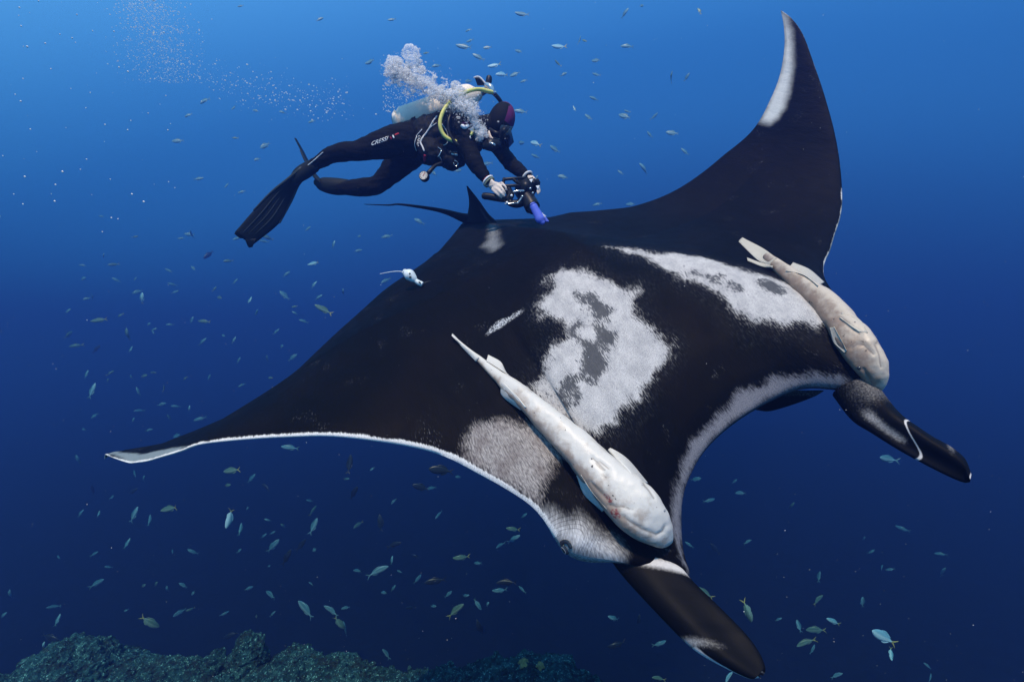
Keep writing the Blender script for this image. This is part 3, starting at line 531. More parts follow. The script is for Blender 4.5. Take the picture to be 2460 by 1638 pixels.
M_rfin1 = fin_mat('remora_white_fin', (.74, .73, .68), (.50, .47, .41)); M_rfin2 = fin_mat('remora_tan_fin', (.62, .59, .50), (.36, .31, .24))
def remora(label, spine, mat, fmat_, flank_shade_dir, fins, marks, lift):
    """spine: (px, py, half width px, thickness factor) from tail to snout, laid on the manta"""
    pts = []; rad = []; tk = []
    for (x, y, hw, th) in spine:
        h = hit(MB, x, y); d = h.y if h else None; pts.append([x, y, d]); rad.append(hw); tk.append(th)
    ds = [p[2] for p in pts]; known = [i for i, d in enumerate(ds) if d is not None]
    dd = np.interp(range(len(ds)), known, [ds[i] for i in known]); dd = np.convolve(np.pad(dd, 2, mode='edge'), np.ones(5) / 5, 'valid') - .0
    C = []; R = []
    for p, d, hw, l in zip(pts, dd, rad, lift):
        r = hw / FPX * d; d2 = d - r * l; C.append(tuple(at(p[0], p[1], d2))); R.append(hw / FPX * d2)
    C = np.array(C); n = 240; Q = resample(np.concatenate([C, np.array(R)[:, None], np.array(tk)[:, None]], 1), n); P = Q[:, :3]; r = np.clip(Q[:, 3], .0008, None)
    T = np.gradient(P, axis=0); T /= np.linalg.norm(T, axis=1, keepdims=True); view = P / np.linalg.norm(P, axis=1, keepdims=True)
    W = np.cross(T, view); W /= np.linalg.norm(W, axis=1, keepdims=True); B = np.cross(W, T)   # W across the picture, B away from the camera
    if (B * view).sum() < 0: B = -B
    seg = 80; a = np.linspace(0, 2 * np.pi, seg, endpoint=False); V = []; ang = []; al = []; 
    for i in range(n):
        cs, sn = np.cos(a), np.sin(a); pw = .82
        V.append(P[i] + r[i] * (np.sign(cs)[:, None] * np.abs(cs)[:, None] ** pw * W[i] + (np.sign(sn) * np.abs(sn) ** pw * Q[i, 4])[:, None] * B[i]))
        ang.append(.5 + .5 * (cs * flank_shade_dir[0] + sn * flank_shade_dir[1])); al.append(np.full(seg, i / (n - 1)))
    V = np.concatenate(V); ang = np.concatenate(ang); al = np.concatenate(al); F = []
    for i in range(n - 1):
        for j in range(seg): F.append((i * seg + j, i * seg + (j + 1) % seg, (i + 1) * seg + (j + 1) % seg, (i + 1) * seg + j))
    F.append(tuple(range(seg))[::-1]); F.append(tuple((n - 1) * seg + j for j in range(seg)))
    ctr_ = P[np.repeat(np.arange(n), seg)]
    px = V[:, 0] / V[:, 1] * FPX + 1230; py = -V[:, 2] / V[:, 1] * FPX + 819; fr = ((V - P[np.repeat(np.arange(n), seg)]) * view[np.repeat(np.arange(n), seg)]).sum(1) < 0
    def seglist(lines, w):
        o = np.zeros(len(V))
        for ln in lines:
            for (x0, y0), (x1, y1) in zip(ln[:-1], ln[1:]):
                ex, ey = x1 - x0, y1 - y0; t = np.clip(((px - x0) * ex + (py - y0) * ey) / (ex * ex + ey * ey), 0, 1)
                o = np.maximum(o, np.exp(-(((px - x0 - t * ex) ** 2 + (py - y0 - t * ey) ** 2) / w ** 2)))
        return np.where(fr, o, 0)
    cr_ = seglist(marks.get('crease', []), 5.0); nd_ = V - ctr_; nd_ /= np.linalg.norm(nd_, axis=1, keepdims=True) + 1e-9
    lump = np.array([MN.fractal(Vector(q) * 14, .8, 2, 3) for q in V]); V = V - nd_ * (cr_ * .0045)[:, None] + nd_ * (lump * .0035 * np.clip(np.repeat(r, seg) / .04, 0, 1))[:, None]
    root = empty('remora', tuple(P[n // 2]), label, 'remora', 'remoras clinging to the manta')
    body = mk('body', V, F, mat, root, attrs={'ang': ang, 'along': al, 'wound': seglist(marks.get('wound', []), 7), 'crease': seglist(marks.get('crease', []), 3.4)})
    rb = bvh_of([body])
    for name, A, Bp, lift_, th in fins:
        f = lambda L: [(lambda h: h if h is not None else at(q[0], q[1], np.interp(q[0], [p[0] for p in pts], dd)))(hit(rb, q[0], q[1], lift_) or hit(MB, q[0], q[1], lift_)) for q in L]
        V2, F2, S2, C2 = blade(f(A), f(Bp), [th, th * .6, th * .3], 24, 14, camber=.004)
        mk(name, V2, F2, fmat_, root, attrs={'ray': C2 + .15 * S2})
    return root, rb
sp1 = [(1086, 805, 2, 1), (1120, 836, 4, 1), (1155, 866, 8, 1), (1195, 902, 14, 1), (1226, 928, 21, .95), (1262, 958, 25, 1.0), (1320, 1012, 33, 1.0), (1385, 1073, 41, .98), (1438, 1128, 48, .92), (1488, 1180, 57, .82), (1530, 1222, 61, .74), (1566, 1260, 50, .68), (1590, 1287, 33, .62), (1602, 1300, 18, .60), (1607, 1306, 5, .6)]
fins1 = [('anal_fin', [(1222, 902), (1196, 886), (1168, 868)], [(1215, 892), (1202, 869), (1173, 853)], .003, .006),
         ('dorsal_fin', [(1266, 978), (1236, 944), (1208, 918)], [(1250, 984), (1214, 960), (1204, 948)], .003, .006),
         ('tail_fin', [(1152, 860), (1120, 834), (1086, 803)], [(1146, 868), (1114, 839), (1086, 806)], .004, .005),
         ('pectoral_fin', [(1462, 1084), (1498, 1120), (1542, 1166)], [(1466, 1075), (1508, 1103), (1556, 1160)], .0010, .005),
         ('pectoral_fin', [(1396, 1140), (1424, 1182), (1458, 1222)], [(1386, 1142), (1404, 1190), (1446, 1229)], .0015, .005)]
mk1 = {'crease': [[(1464, 1213), (1480, 1217), (1497, 1216), (1519, 1224)], [(1497, 1240), (1520, 1258), (1541, 1271), (1577, 1285)], [(1577, 1285), (1594, 1276), (1600, 1262)], [(1424, 1100), (1440, 1116), (1453, 1129)], [(1432, 1110), (1446, 1130), (1456, 1146)], [(1440, 1106), (1462, 1124)], [(1546, 1160), (1560, 1176), (1572, 1196)], [(1420, 1160), (1445, 1186), (1460, 1200)]],
       'wound': [[(1478, 1226), (1486, 1238)], [(1455, 1190), (1466, 1202)], [(1470, 1228), (1480, 1240)]]}
rem1, RB1 = remora('large bright white remora lying diagonally across the head above the eye', sp1, M_rem1, M_rfin1, (-1.0, .45), fins1, mk1, [.9] * 5 + [.8] * 10)
V, F = ellipsoid(hit(RB1, 1596, 1226, -.001), (.0045, .0045, .0045)); mk('eye', V, F, M_eye2, rem1)
sp2 = [(1842, 616, 9, 1), (1858, 631, 13, 1), (1884, 652, 17, 1), (1915, 677, 22, 1), (1946, 700, 25, .95), (1976, 722, 28, .9), (2002, 750, 31, .9), (2022, 778, 33, .85), (2045, 808, 38, .8), (2067, 838, 39, .75), (2088, 872, 36, .7), (2101, 900, 27, .66), (2109, 922, 17, .6), (2114, 936, 6, .6)]
fins2 = [('tail_fin', [(1866, 622), (1830, 597), (1784, 573)], [(1850, 639), (1814, 622), (1774, 582)], .004, .007),
         ('tail_fin', [(1860, 640), (1828, 634), (1793, 621)], [(1858, 645), (1826, 641), (1795, 628)], .004, .004),
         ('dorsal_fin', [(1966, 690), (1930, 664), (1890, 652)], [(1978, 680), (1942, 649), (1904, 633)], .006, .008),
         ('pectoral_fin', [(2064, 797), (2046, 784), (2017, 764)], [(2084, 800), (2062, 770), (2022, 752)], .004, .006),
         ('pectoral_fin', [(2006, 786), (2020, 812), (2036, 842)], [(1996, 788), (2006, 822), (2030, 846)], .004, .006)]
mk2 = {'crease': [[(2017, 766), (2040, 784), (2066, 800)], [(2074, 888), (2082, 904), (2092, 920)], [(2046, 836), (2058, 826), (2076, 828), (2100, 850)], [(2106, 828), (2114, 850), (2118, 880)]]}
rem2, RB2 = remora('tan remora clinging to the far shoulder with its tail fin spread', sp2, M_rem2, M_rfin2, (-1.0, -.1), fins2, mk2, [.95] * 14)
V, F = ellipsoid(hit(RB2, 2064, 884, -.002), (.008, .005, .007)); mk('eye', V, F, M_eye, rem2)
# ------------------------------------------------------------------ tag on the manta's back
M_tag = simple('tag_plastic', (.62, .70, .72), .4, .4, .12, 60, .05); M_tagd = simple('tag_dark', (.05, .055, .05), .5)
h = hit(MB, 1012, 682); d0 = h.y - .045; Tt = empty('satellite_tag', tuple(at(985, 664, d0)), 'small white teardrop tag with trailing antenna on the manta back edge', 'tag')
V, F = tube([at(974, 655, d0), at(983, 660, d0), at(993, 669, d0), at(999, 675, d0)], [.020, .030, .022, .012], 18, 20); fl = mk('float', V, F, M_tag, Tt)
V, F = tube([at(997, 673, d0), at(1006, 679, d0), at(1015, 683, d0)], [.012, .0135, .013], 14, 10, round_end=False); mk('collar', V, F, M_tag, Tt)
V, F = tube([at(1007, 677.5, d0 - .013), at(1008.5, 679, d0 - .0135), at(1010, 680.5, d0 - .013)], .004, 8); mk('band', V, F, M_tagd, Tt)
V, F = tube([at(975, 655, d0), at(960, 652, d0 + .01), at(940, 653, d0 + .02), at(913, 658, d0 + .03)], [.0024, .002, .0018, .0014], 6); mk('antenna', V, F, M_tag, Tt)
V, F = tube([at(1014, 682, d0), at(1030, 676, d0 + .01), at(1044, 678, h.y + .0)], .0016, 6); mk('tether', V, F, M_tagd, Tt)
for q in ((984, 658), (985.5, 665.5)):
    V, F = ellipsoid(at(q[0], q[1], d0 - .026), (.0065, .004, .0065)); mk('sensor', V, F, M_tagd, fl)

# ------------------------------------------------------------------ diver
M_suit = simple('neoprene', (.0035, .004, .005), .8, .08, .35, 25, .5, .006); M_vest = simple('vest_fabric', (.0055, .006, .0075), .7, .12, .4, 60, .5, .004)
M_skin = simple('skin', (.60, .52, .46), .5, .35, .12, 50, .15); M_hood = simple('hood_neoprene', (.004, .0045, .006), .75, .1, .3, 30, .3); M_purple = simple('purple_panel', (.10, .012, .075), .7, .2, .2, 30, .2)
M_finb = simple('rubber_fin', (.006, .009, .009), .6, .12, .3, 20, .2); M_grey = simple('grey_trim', (.55, .56, .58), .5, .3, .1, 50, 0); M_whitep = simple('white_print', (.80, .81, .82), .6, .2, .05, 50, 0)
M_red = simple('red_print', (.42, .02, .04), .6, .2, .1, 50, 0); M_glassd = NT('mask_lens').done((.01, .012, .016), .08, .6); M_metal = simple('chromed_brass', (.55, .57, .58), .22, .5, .1, 30, 0, Metallic=.85)
M_blackp = simple('black_plastic', (.006, .006, .007), .4, .25, .3, 60, .1); M_yellow = simple('yellow_hose', (.62, .60, .16), .45, .35, .1, 60, .05); M_tank = simple('grey_tank_paint', (.80, .70, .58), .6, .3, .25, 14, .15)
A3 = lambda L: [at(*q) for q in L]
per = empty('person', tuple(at(1060, 335, 3.22)), 'diver in black wetsuit and purple-panelled hood, leaning forward to film the manta', 'person')
bp = []
bp.append(tube(A3([(978, 338, 3.24), (1000, 338, 3.24), (1035, 338, 3.23), (1080, 330, 3.21), (1120, 318, 3.2), (1148, 309, 3.19)]), [.10, .135, .135, .150, .140, .075], 24, flat=1.15))
bp.append(tube(A3([(1140, 311, 3.19), (1170, 303, 3.17), (1192, 298, 3.15)]), [.075, .060, .060], 16))
bp.append(ellipsoid(at(1205, 290, 3.14), (.076, .080, .108), 24, 16, Matrix.Rotation(math.radians(18), 3, 'Y')))
# arms
bp.append(tube(A3([(1098, 308, 3.12), (1114, 332, 3.04), (1128, 362, 3.00), (1141, 391, 2.965), (1158, 415, 2.95), (1172, 434, 2.94)]), [.085, .074, .060, .053, .043, .031], 16))
bp.append(tube(A3([(1150, 312, 3.28), (1184, 336, 3.32), (1206, 366, 3.26), (1228, 394, 3.18), (1250, 412, 3.10), (1266, 424, 3.04)]), [.085, .068, .056, .051, .042, .031], 16))
# legs
bp.append(tube(A3([(990, 336, 3.15), (958, 340, 3.12), (920, 347, 3.08), (884, 357, 3.06), (857, 364, 3.05), (830, 364, 3.06), (802, 371, 3.08), (772, 386, 3.11), (748, 400, 3.13)]), [.120, .112, .096, .076, .062, .062, .056, .045, .037], 20))
bp.append(tube(A3([(1004, 350, 3.33), (978, 376, 3.34), (950, 403, 3.35), (922, 432, 3.37), (903, 446, 3.38), (876, 450, 3.40), (850, 452, 3.42), (825, 452, 3.44)]), [.115, .105, .092, .072, .066, .066, .060, .050], 20))
bp.append(tube(A3([(748, 400, 3.13), (735, 408, 3.13), (716, 419, 3.13)]), [.037, .040, .030], 14)); bp.append(tube(A3([(825, 452, 3.44), (800, 449, 3.45), (775, 444, 3.46)]), [.050, .046, .034], 14))
# near hand: palm, four fingers over the grip, thumb
bp.append(tube(A3([(1172, 434, 2.94), (1182, 444, 2.925), (1194, 449, 2.905)]), [.029, .032, .030], 14, flat=.62, up=(.5, -1, .6)))
fng = [[(1200, 441, 2.898), (1207, 442, 2.878), (1214, 449, 2.866), (1217, 457, 2.872)], [(1193, 446, 2.892), (1202, 449, 2.868), (1210, 458, 2.856), (1214, 466, 2.864)], [(1188, 451, 2.895), (1197, 457, 2.868), (1205, 465, 2.858), (1211, 472, 2.866)], [(1183, 455, 2.905), (1191, 463, 2.880), (1199, 470, 2.872), (1205, 475, 2.880)]]
hands = [tube(A3(f), [.0105, .0092, .0082, .0070], 10) for f in fng]
hands.append(tube(A3([(1192, 441, 2.91), (1206, 445, 2.905), (1216, 453, 2.895), (1223, 451, 2.890)]), [.0125, .0105, .0095, .0075], 10))
# far hand on the right grip
hands.append(tube(A3([(1266, 424, 3.04), (1276, 432, 3.02), (1284, 440, 2.99)]), [.028, .030, .026], 12, flat=.65))
for q in range(4): hands.append(tube(A3([(1281 + 2 * q, 436 + 4 * q, 2.99), (1290 + 1.5 * q, 440 + 4.5 * q, 2.96), (1293 + q, 447 + 4.5 * q, 2.93), (1289 + q, 452 + 4.5 * q, 2.91)]), [.0105, .0092, .0085, .0072], 10))
hands.append(tube(A3([(1276, 430, 3.02), (1276, 440, 2.96), (1272, 448, 2.93)]), [.012, .010, .0075], 10))
body = remesh('body', bp + hands, .0052, 4, M_suit, per)
body.data.materials.append(M_skin)
mi = np.zeros(len(body.data.polygons), np.int32); wl = wloc(body)
for i, p in enumerate(body.data.polygons):
    c = p.center + wl; x = c.x / c.y * FPX + 1230; y = -c.z / c.y * FPX + 819
    if (c.y < 2.95 and x > 1174 + .62 * (440 - y) and y > 425) or (x > 1268 and y > 421 and c.y < 3.06): mi[i] = 1
    if x > 1168 and y > 300 and x < 1240 and y < 335 and c.y < 3.3 and c.y > 3.0: mi[i] = 1
body.data.polygons.foreach_set('material_index', mi)
def roughen(o, fn):
    me = o.data; n_ = len(me.vertices); co = np.empty(n_ * 3, np.float32); no = np.empty(n_ * 3, np.float32)
    me.vertices.foreach_get('co', co); me.vertex_normals.foreach_get('vector', no); co = co.reshape(-1, 3); no = no.reshape(-1, 3); w_ = np.array(wloc(o))
    k_ = np.array([fn(Vector(q)) for q in co + w_], np.float32); me.vertices.foreach_set('co', (co + no * k_[:, None]).ravel()); me.update()
roughen(body, lambda q: .0055 * MN.fractal(Vector((q.x * 9, q.y * 16, q.z * 26)), .8, 2.1, 3) if q.y > 2.96 or q.z > .99 else 0.0)     # neoprene creases
# hood with purple crown panel
R = np.array(Matrix.Rotation(math.radians(18), 3, 'Y')); V, F = ellipsoid((0, 0, 0), (.090, .092, .122), 48, 32)
keep = []; fm = []
for f in F:
    c = V[list(f)].mean(0); face = c[0] > .020 and -.112 < c[2] < -.056 and abs(c[1]) < .075
    if not face:
        keep.append(f); fm.append(1 if (c[2] > -.030 and ((.030 < c[0] and -.085 < c[1] < .06) or (c[2] > .098 and c[0] > -.03))) else 0)
hood = mk('hood', V @ R.T + np.array(at(1205, 289, 3.14)), keep, None, per, mats=[M_hood, M_purple], fmat=fm)
HB = bvh_of([hood])
nk = remesh('hood_collar', [tube(A3([(1140, 312, 3.19), (1165, 305, 3.17), (1186, 300, 3.15)]), [.092, .076, .074], 18)], .008, 2, M_hood, per)
# mask
fx = axes((.78, -.28, -.62), (.60, .1, .8)); mc = np.array(at(1215, 329, 3.07))
V, F = box(mc, (.060, .155, .088), fx, .30); mask = mk('mask', V, F, M_blackp, per)
V, F = box(mc + fx[:, 0] * .028, (.012, .135, .068), fx, .3); mk('lens', V, F, M_glassd, mask)
V, F = tube(A3([(1206, 322, 3.042), (1190, 318, 3.03), (1176, 310, 3.06)]), [.011, .010, .010], 8, flat=.4); mk('strap', V, F, M_blackp, mask)
decal('lettering', 'CRES', HB, (1220, 306), (8.9, 1.6), (1.0, -9.5), M_whitep, hood, .25)
# cheek strap
V, F = tube(A3([(1174, 318, 3.06), (1178, 330, 3.04), (1186, 338, 3.03)]), [.012, .013, .010], 10, flat=.5); mk('cheek', V, F, M_skin, per)
# vest
vp = [tube(A3([(1018, 338, 3.22), (1050, 338, 3.21), (1090, 330, 3.20), (1122, 318, 3.19)]), [.158, .168, .178, .150], 28, flat=1.12)]
vp.append(tube(A3([(1022, 352, 3.06), (1040, 366, 3.05), (1058, 372, 3.05)]), [.060, .075, .055], 14)); vp.append(tube(A3([(1062, 376, 3.08), (1085, 388, 3.08), (1106, 388, 3.10)]), [.050, .058, .040], 14))
vp.append(tube(A3([(1080, 280, 3.10), (1100, 290, 3.03), (1116, 312, 3.0), (1124, 340, 3.0)]), [.040, .060, .064, .050], 14))
vp.append(tube(A3([(1030, 300, 3.1), (1060, 292, 3.12), (1092, 286, 3.14)]), [.04, .055, .05], 12))
vest = remesh('buoyancy_vest', vp, .008, 3, M_vest, per)
roughen(vest, lambda q: .008 * MN.fractal(q * 26, .8, 2, 3))
BV = bvh_of([body, vest])
def piping(name, L, r, mat, parent, lift=.004):
    P = []; 
    for q in resample(L, len(L) * 5): 
        h = hit(BV, q[0], q[1], lift)
        if h is not None: P.append(h)
    V, F = tube(P, r, 6, len(P)); return mk(name, V, F, mat, parent)
piping('piping', [(1050, 281), (1040, 294), (1028, 315), (1012, 340), (1020, 362)], .0055, M_grey, vest)
piping('piping', [(1049, 297), (1034, 308), (1022, 325)], .003, M_grey, vest)
piping('piping', [(1014, 312), (1001, 328), (996, 346), (1000, 362)], .0032, M_grey, vest)
piping('piping', [(1061, 297), (1074, 318), (1076, 340), (1066, 350)], .003, M_grey, vest)
decal('lettering', 'CRESSI', BV, (1006, 338), (-1.4, 8.6), (8.0, 1.2), M_whitep, vest, .2)
piping('badge', [(1111, 303), (1117, 306), (1124, 303)], .014, M_whitep, vest, -.004); piping('badge', [(1112, 297), (1118, 296), (1123, 294)], .008, M_purple, vest, -.001)
decal('lettering', 'M3', BV, (1119, 297.5), (5.0, -.8), (.6, -5.2), M_whitep, vest, .1, .012)
piping('shoulder_strap', [(1136, 284), (1141, 294), (1137, 306), (1131, 314)], .010, M_grey, vest)
piping('whistle', [(1135, 312), (1133, 318), (1131, 324)], .009, M_yellow, vest, .006); piping('whistle_cord', [(1131, 324), (1129, 330), (1130, 333)], .003, M_whitep, vest)
decal('lettering', 'CRESSI', BV, (911, 340), (13.4, -4.6), (1.2, -13.2), M_whitep, per, .30, .003, .006)
piping('print', [(944, 326), (946, 331)], .0055, M_whitep, per, -.002); piping('print', [(950, 324), (957, 321)], .0065, M_red, per, -.003); piping('print', [(938, 330), (940, 334)], .004, M_red, per, -.001)
piping('weight_pull', [(1021, 374), (1020, 386)], .010, M_red, per, .0); 
for L in ([(1052, 355), (1060, 362), (1056, 372), (1052, 376)], [(1056, 377), (1061, 386)]):
    piping('d_ring', L, .0035, M_metal, vest, .004)
piping('buckle', [(1082, 366), (1098, 364)], .0045, M_metal, vest); piping('buckle', [(1086, 370), (1098, 372)], .008, M_grey, vest, -.003); piping('d_ring', [(1092, 386), (1100, 392), (1094, 399), (1089, 392)], .0032, M_metal, vest)
# cuff print and bracelets
decal('lettering', '1807', BV, (1166, 429), (5.6, -4.8), (-3.6, -4.6), M_red, per, .0, .003, .012)
def ring(name, px, d, ax, r, tr, mat):
    f = axes(ax, (0, .2, 1)); a = np.linspace(0, 2 * np.pi, 25); c = np.array(at(*px, d)); P = [c + r * (math.cos(t) * f[:, 1] * .92 + math.sin(t) * f[:, 2]) for t in a]
    V, F = tube(P, tr, 8, 40, caps=False); mk(name, V, F, mat, per)
wa = np.array(at(1180, 442, 2.93)) - np.array(at(1166, 428, 2.945)); ring('bracelet', (1172.5, 434.5), 2.94, wa, .037, .006, M_whitep); ring('bracelet', (1176, 438.5), 2.936, wa, .036, .0045, simple('olive_cord', (.22, .25, .16), .7))
wf_ = np.array(at(1272, 430, 3.03)) - np.array(at(1260, 419, 3.06)); ring('bracelet', (1267, 425), 3.04, wf_, .036, .008, M_grey)
# fins worn on the feet
M_rail = simple('fin_rail', (.020, .028, .028), .5, .2, .2, 20, 0)
def dive_fin(pock, A, B, nrm, label=None):
    o = remesh('swim_fin', [pock], .007, 2, M_finb, per)
    V, F, S, Cc = blade(A, B, [.03, .018, .010, .008], 40, 16, camber=.006, nrm=nrm)
    rail = np.maximum(np.clip((.06 - Cc) / .06, 0, 1), np.clip((Cc - .94) / .06, 0, 1))
    mk('blade', V, F, M_finb, o)
    for L in (A, B):
        V, F = tube(L[:-1], [.012, .010, .008, .006][:len(L) - 1] if len(L) - 1 == 4 else .008, 8); mk('rail', V, F, M_rail, o)
    return o
def pocket(L, R, fl=.8): return tube(A3(L), R, 18, flat=fl)
nf = dive_fin(pocket([(756, 397, 3.12), (738, 408, 3.13), (720, 420, 3.13), (704, 436, 3.13)], [.046, .052, .050, .034]),
              A3([(724, 404, 3.10), (690, 432, 3.09), (652, 462, 3.08), (610, 505, 3.07), (564, 558, 3.06)]), A3([(734, 422, 3.16), (716, 445, 3.17), (700, 482, 3.17), (672, 535, 3.16), (606, 590, 3.13)]), (0, -1, 0))
for L in ([(564, 557, 3.06), (570, 566, 3.062), (588, 572, 3.09)], [(588, 572, 3.09), (592, 584, 3.11), (606, 591, 3.13)]):
    pass
V, F, S, Cc = blade(A3([(566, 556, 3.062), (580, 562, 3.08), (590, 568, 3.09)]), A3([(563, 562, 3.062), (576, 572, 3.08), (588, 573, 3.09)]), .006, 10, 6); mk('blade_lobe', V, F, M_finb, nf)
V, F, S, Cc = blade(A3([(592, 572, 3.095), (606, 574, 3.11), (616, 574, 3.12)]), A3([(590, 580, 3.095), (597, 594, 3.12), (606, 594, 3.13)]), .006, 10, 6); mk('blade_lobe', V, F, M_finb, nf)
for k_ in (.30, .5, .70):
    L_ = [Vector(a_).lerp(Vector(b_), k_) + Vector((0, -.010, 0)) for a_, b_ in zip(A3([(690, 432, 3.09), (652, 462, 3.08), (610, 505, 3.07), (572, 550, 3.062)]), A3([(716, 445, 3.17), (700, 482, 3.17), (672, 535, 3.16), (620, 580, 3.14)]))]
    V, F = tube(L_, [.006, .006, .005, .003], 8); mk('rib', V, F, M_rail, nf)
piping('ankle_trim', [(740, 398), (752, 388), (765, 377), (776, 367)], .0035, M_grey, per, .002)
ff = dive_fin(pocket([(836, 450, 3.44), (805, 448, 3.45), (775, 443, 3.46), (762, 438, 3.46)], [.058, .064, .052, .030]),
              A3([(766, 436, 3.40), (752, 420, 3.38), (736, 392, 3.36), (722, 362, 3.35), (707, 332, 3.34)]), A3([(772, 440, 3.60), (760, 424, 3.62), (744, 396, 3.63), (729, 366, 3.63), (711, 336, 3.60)]), (1, 0, 0))
# ------------------------------------------------------------------ scuba set
sc = empty('scuba_set', tuple(at(1055, 262, 3.22)), 'grey air tank with yellow regulator hose strapped on the diver back', 'scuba set')
V, F = tube(A3([(968, 289, 3.27), (990, 282, 3.27), (1050, 261, 3.26), (1110, 240, 3.25), (1132, 232, 3.25), (1146, 227, 3.25)]), [.088, .089, .089, .089, .080, .045], 32, 40); tank = mk('tank', V, F, M_tank, sc)
TB = bvh_of([tank])
f = axes(np.array(at(1110, 240, 3.25)) - np.array(at(990, 282, 3.27)), (0, 0, 1)); 
for q in ((1098, 244.3),):
    c = np.array(at(*q, 3.258)); a = np.linspace(0, 2 * np.pi, 33); V, F = tube([c + .0915 * (math.cos(t) * f[:, 1] + math.sin(t) * f[:, 2]) for t in a], .011, 8, 64, caps=False, flat=.4, up=tuple(f[:, 0])); mk('tank_band', V, F, M_blackp, sc)
V, F = tube(A3([(1144, 228, 3.25), (1160, 220, 3.24), (1170, 214, 3.23)]), [.030, .026, .022], 14); mk('valve', V, F, M_metal, sc)
V, F = tube(A3([(1172, 206, 3.22), (1174, 196, 3.22), (1175, 188, 3.22)]), [.018, .022, .021], 14); mk('valve_knob', V, F, M_blackp, sc)
V, F = tube(A3([(1168, 204, 3.18), (1178, 210, 3.17), (1184, 222, 3.17), (1190, 223, 3.17)]), [.017, .022, .018, .010], 14); mk('first_stage', V, F, M_metal, sc)
V, F, S, Cc = blade(A3([(1140, 186, 3.18), (1152, 187, 3.18), (1164, 199, 3.18)]), A3([(1147, 206, 3.20), (1156, 206, 3.20), (1164, 206, 3.19)]), .012, 14, 8); yo = mk('yoke', V, F, M_blackp, sc)
V, F = tube(A3([(1139, 187, 3.17), (1147, 185, 3.17), (1155, 188, 3.17), (1166, 201, 3.17)]), [.005, .006, .006, .005], 8); mk('yoke_rim', V, F, M_grey, yo)
V, F = tube(A3([(1181, 222, 3.10), (1172, 220, 3.08), (1152, 215, 3.05), (1130, 218, 3.02), (1108, 227, 3.0), (1088, 240, 2.98), (1070, 259, 2.96), (1060, 280, 2.95), (1057, 300, 2.95), (1062, 318, 2.96), (1074, 332, 2.97), (1096, 341, 2.99)]), [.014, .0145] + [.0125] * 10, 12, 80); mk('hose', V, F, M_yellow, sc)
V, F = tube(A3([(1184, 222, 3.2), (1196, 235, 3.22), (1206, 252, 3.25), (1204, 280, 3.27)]), .014, 10); mk('hose', V, F, M_blackp, sc)
V, F = tube(A3([(1100, 262, 3.08), (1088, 270, 3.0), (1078, 290, 2.97), (1080, 320, 2.97), (1100, 348, 2.98), (1130, 350, 3.0), (1160, 345, 3.03)]), .011, 10, 50); mk('hose', V, F, M_blackp, sc)
V, F = tube(A3([(1060, 392, 3.02), (1046, 398, 3.0), (1036, 408, 2.98), (1030, 415, 2.975)]), [.010, .011, .013, .014], 10); mk('hose', V, F, M_blackp, sc)
gf = axes((-.15, -1, .1), (0, 0, 1)); gc = np.array(at(1019, 424, 2.965)); V, F = tube([gc - gf[:, 0] * .016, gc + gf[:, 0] * .012], [.032, .031], 24, 4, round_end=False); ga = mk('gauge', V, F, M_blackp, sc, smooth=False)
V, F = tube([gc + gf[:, 0] * .0125, gc + gf[:, 0] * .0145], [.0265, .0265], 24, 2, round_end=False); mk('dial', V, F, simple('dial_face', (.55, .50, .44), .6, .1, .05, 50, 0), ga, smooth=False)
a = gf[:, 2] * .8 + gf[:, 1] * .5; V, F = tube([gc + gf[:, 0] * .016 - a * .004, gc + gf[:, 0] * .016 + a * .02], [.002, .0012], 6, 3); mk('needle', V, F, M_red, ga)
for t in range(10):
    b = math.radians(-140 + t * 31); u = gf[:, 1] * math.sin(b) + gf[:, 2] * math.cos(b); V, F = tube([gc + gf[:, 0] * .0155 + u * .018, gc + gf[:, 0] * .0155 + u * .024], .0012, 5, 2); mk('tick', V, F, M_blackp, ga)
V, F = tube(A3([(1166, 350, 3.0), (1180, 348, 3.0), (1194, 346, 3.01)]), [.030, .042, .030], 18, flat=.8); ss = mk('second_stage', V, F, M_blackp, sc)
V, F = tube(A3([(1178, 344, 2.955), (1184, 346, 2.95), (1188, 349, 2.955)]), .008, 8); mk('purge_button', V, F, M_metal, ss)
# ------------------------------------------------------------------ underwater camera rig
uc = empty('underwater_camera', tuple(at(1256, 462, 2.93)), 'black underwater camera housing with blue float, held in the diver hands', 'camera')
r1 = axes((.46, -.12, -.78), (.70, .1, .45))
V, F = box(at(1262, 456, 2.95), (.120, .150, .120), r1, .22); mk('housing', V, F, M_blackp, uc)
V, F = box(at(1280, 446, 2.93), (.080, .100, .090), r1, .3); mk('viewfinder', V, F, M_blackp, uc)
V, F = tube(A3([(1262, 470, 2.92), (1272, 485, 2.90), (1280, 500, 2.88)]), [.042, .047, .048], 24, 8, round_end=False); po = mk('lens_port', V, F, M_blackp, uc)
V, F = tube(A3([(1280, 500, 2.878), (1281.5, 503, 2.872)]), [.042, .034], 24, 4); mk('port_glass', V, F, M_glassd, po)
for L in ([(1211, 431, 2.88), (1236, 429, 2.88), (1262, 428, 2.90)], [(1211, 447, 2.88), (1236, 446, 2.88), (1262, 446, 2.90)], [(1211, 430, 2.88), (1209, 440, 2.88), (1211, 448, 2.88)], [(1232, 430, 2.88), (1242, 438, 2.88), (1256, 446, 2.89)]):
    V, F = tube(A3(L), .010, 8); mk('frame_bar', V, F, M_blackp, uc)
for L in ([(1214, 490, 2.88), (1228, 489, 2.88), (1244, 488, 2.88)], [(1244, 488, 2.88), (1250, 480, 2.88), (1255, 472, 2.88)], [(1234, 461, 2.86), (1246, 459, 2.86), (1258, 459, 2.87)]):
    V, F = tube(A3(L), [.0055, .006, .0055] if L[0][1] != 461 else .007, 8); mk('arm_rod', V, F, M_metal, uc)
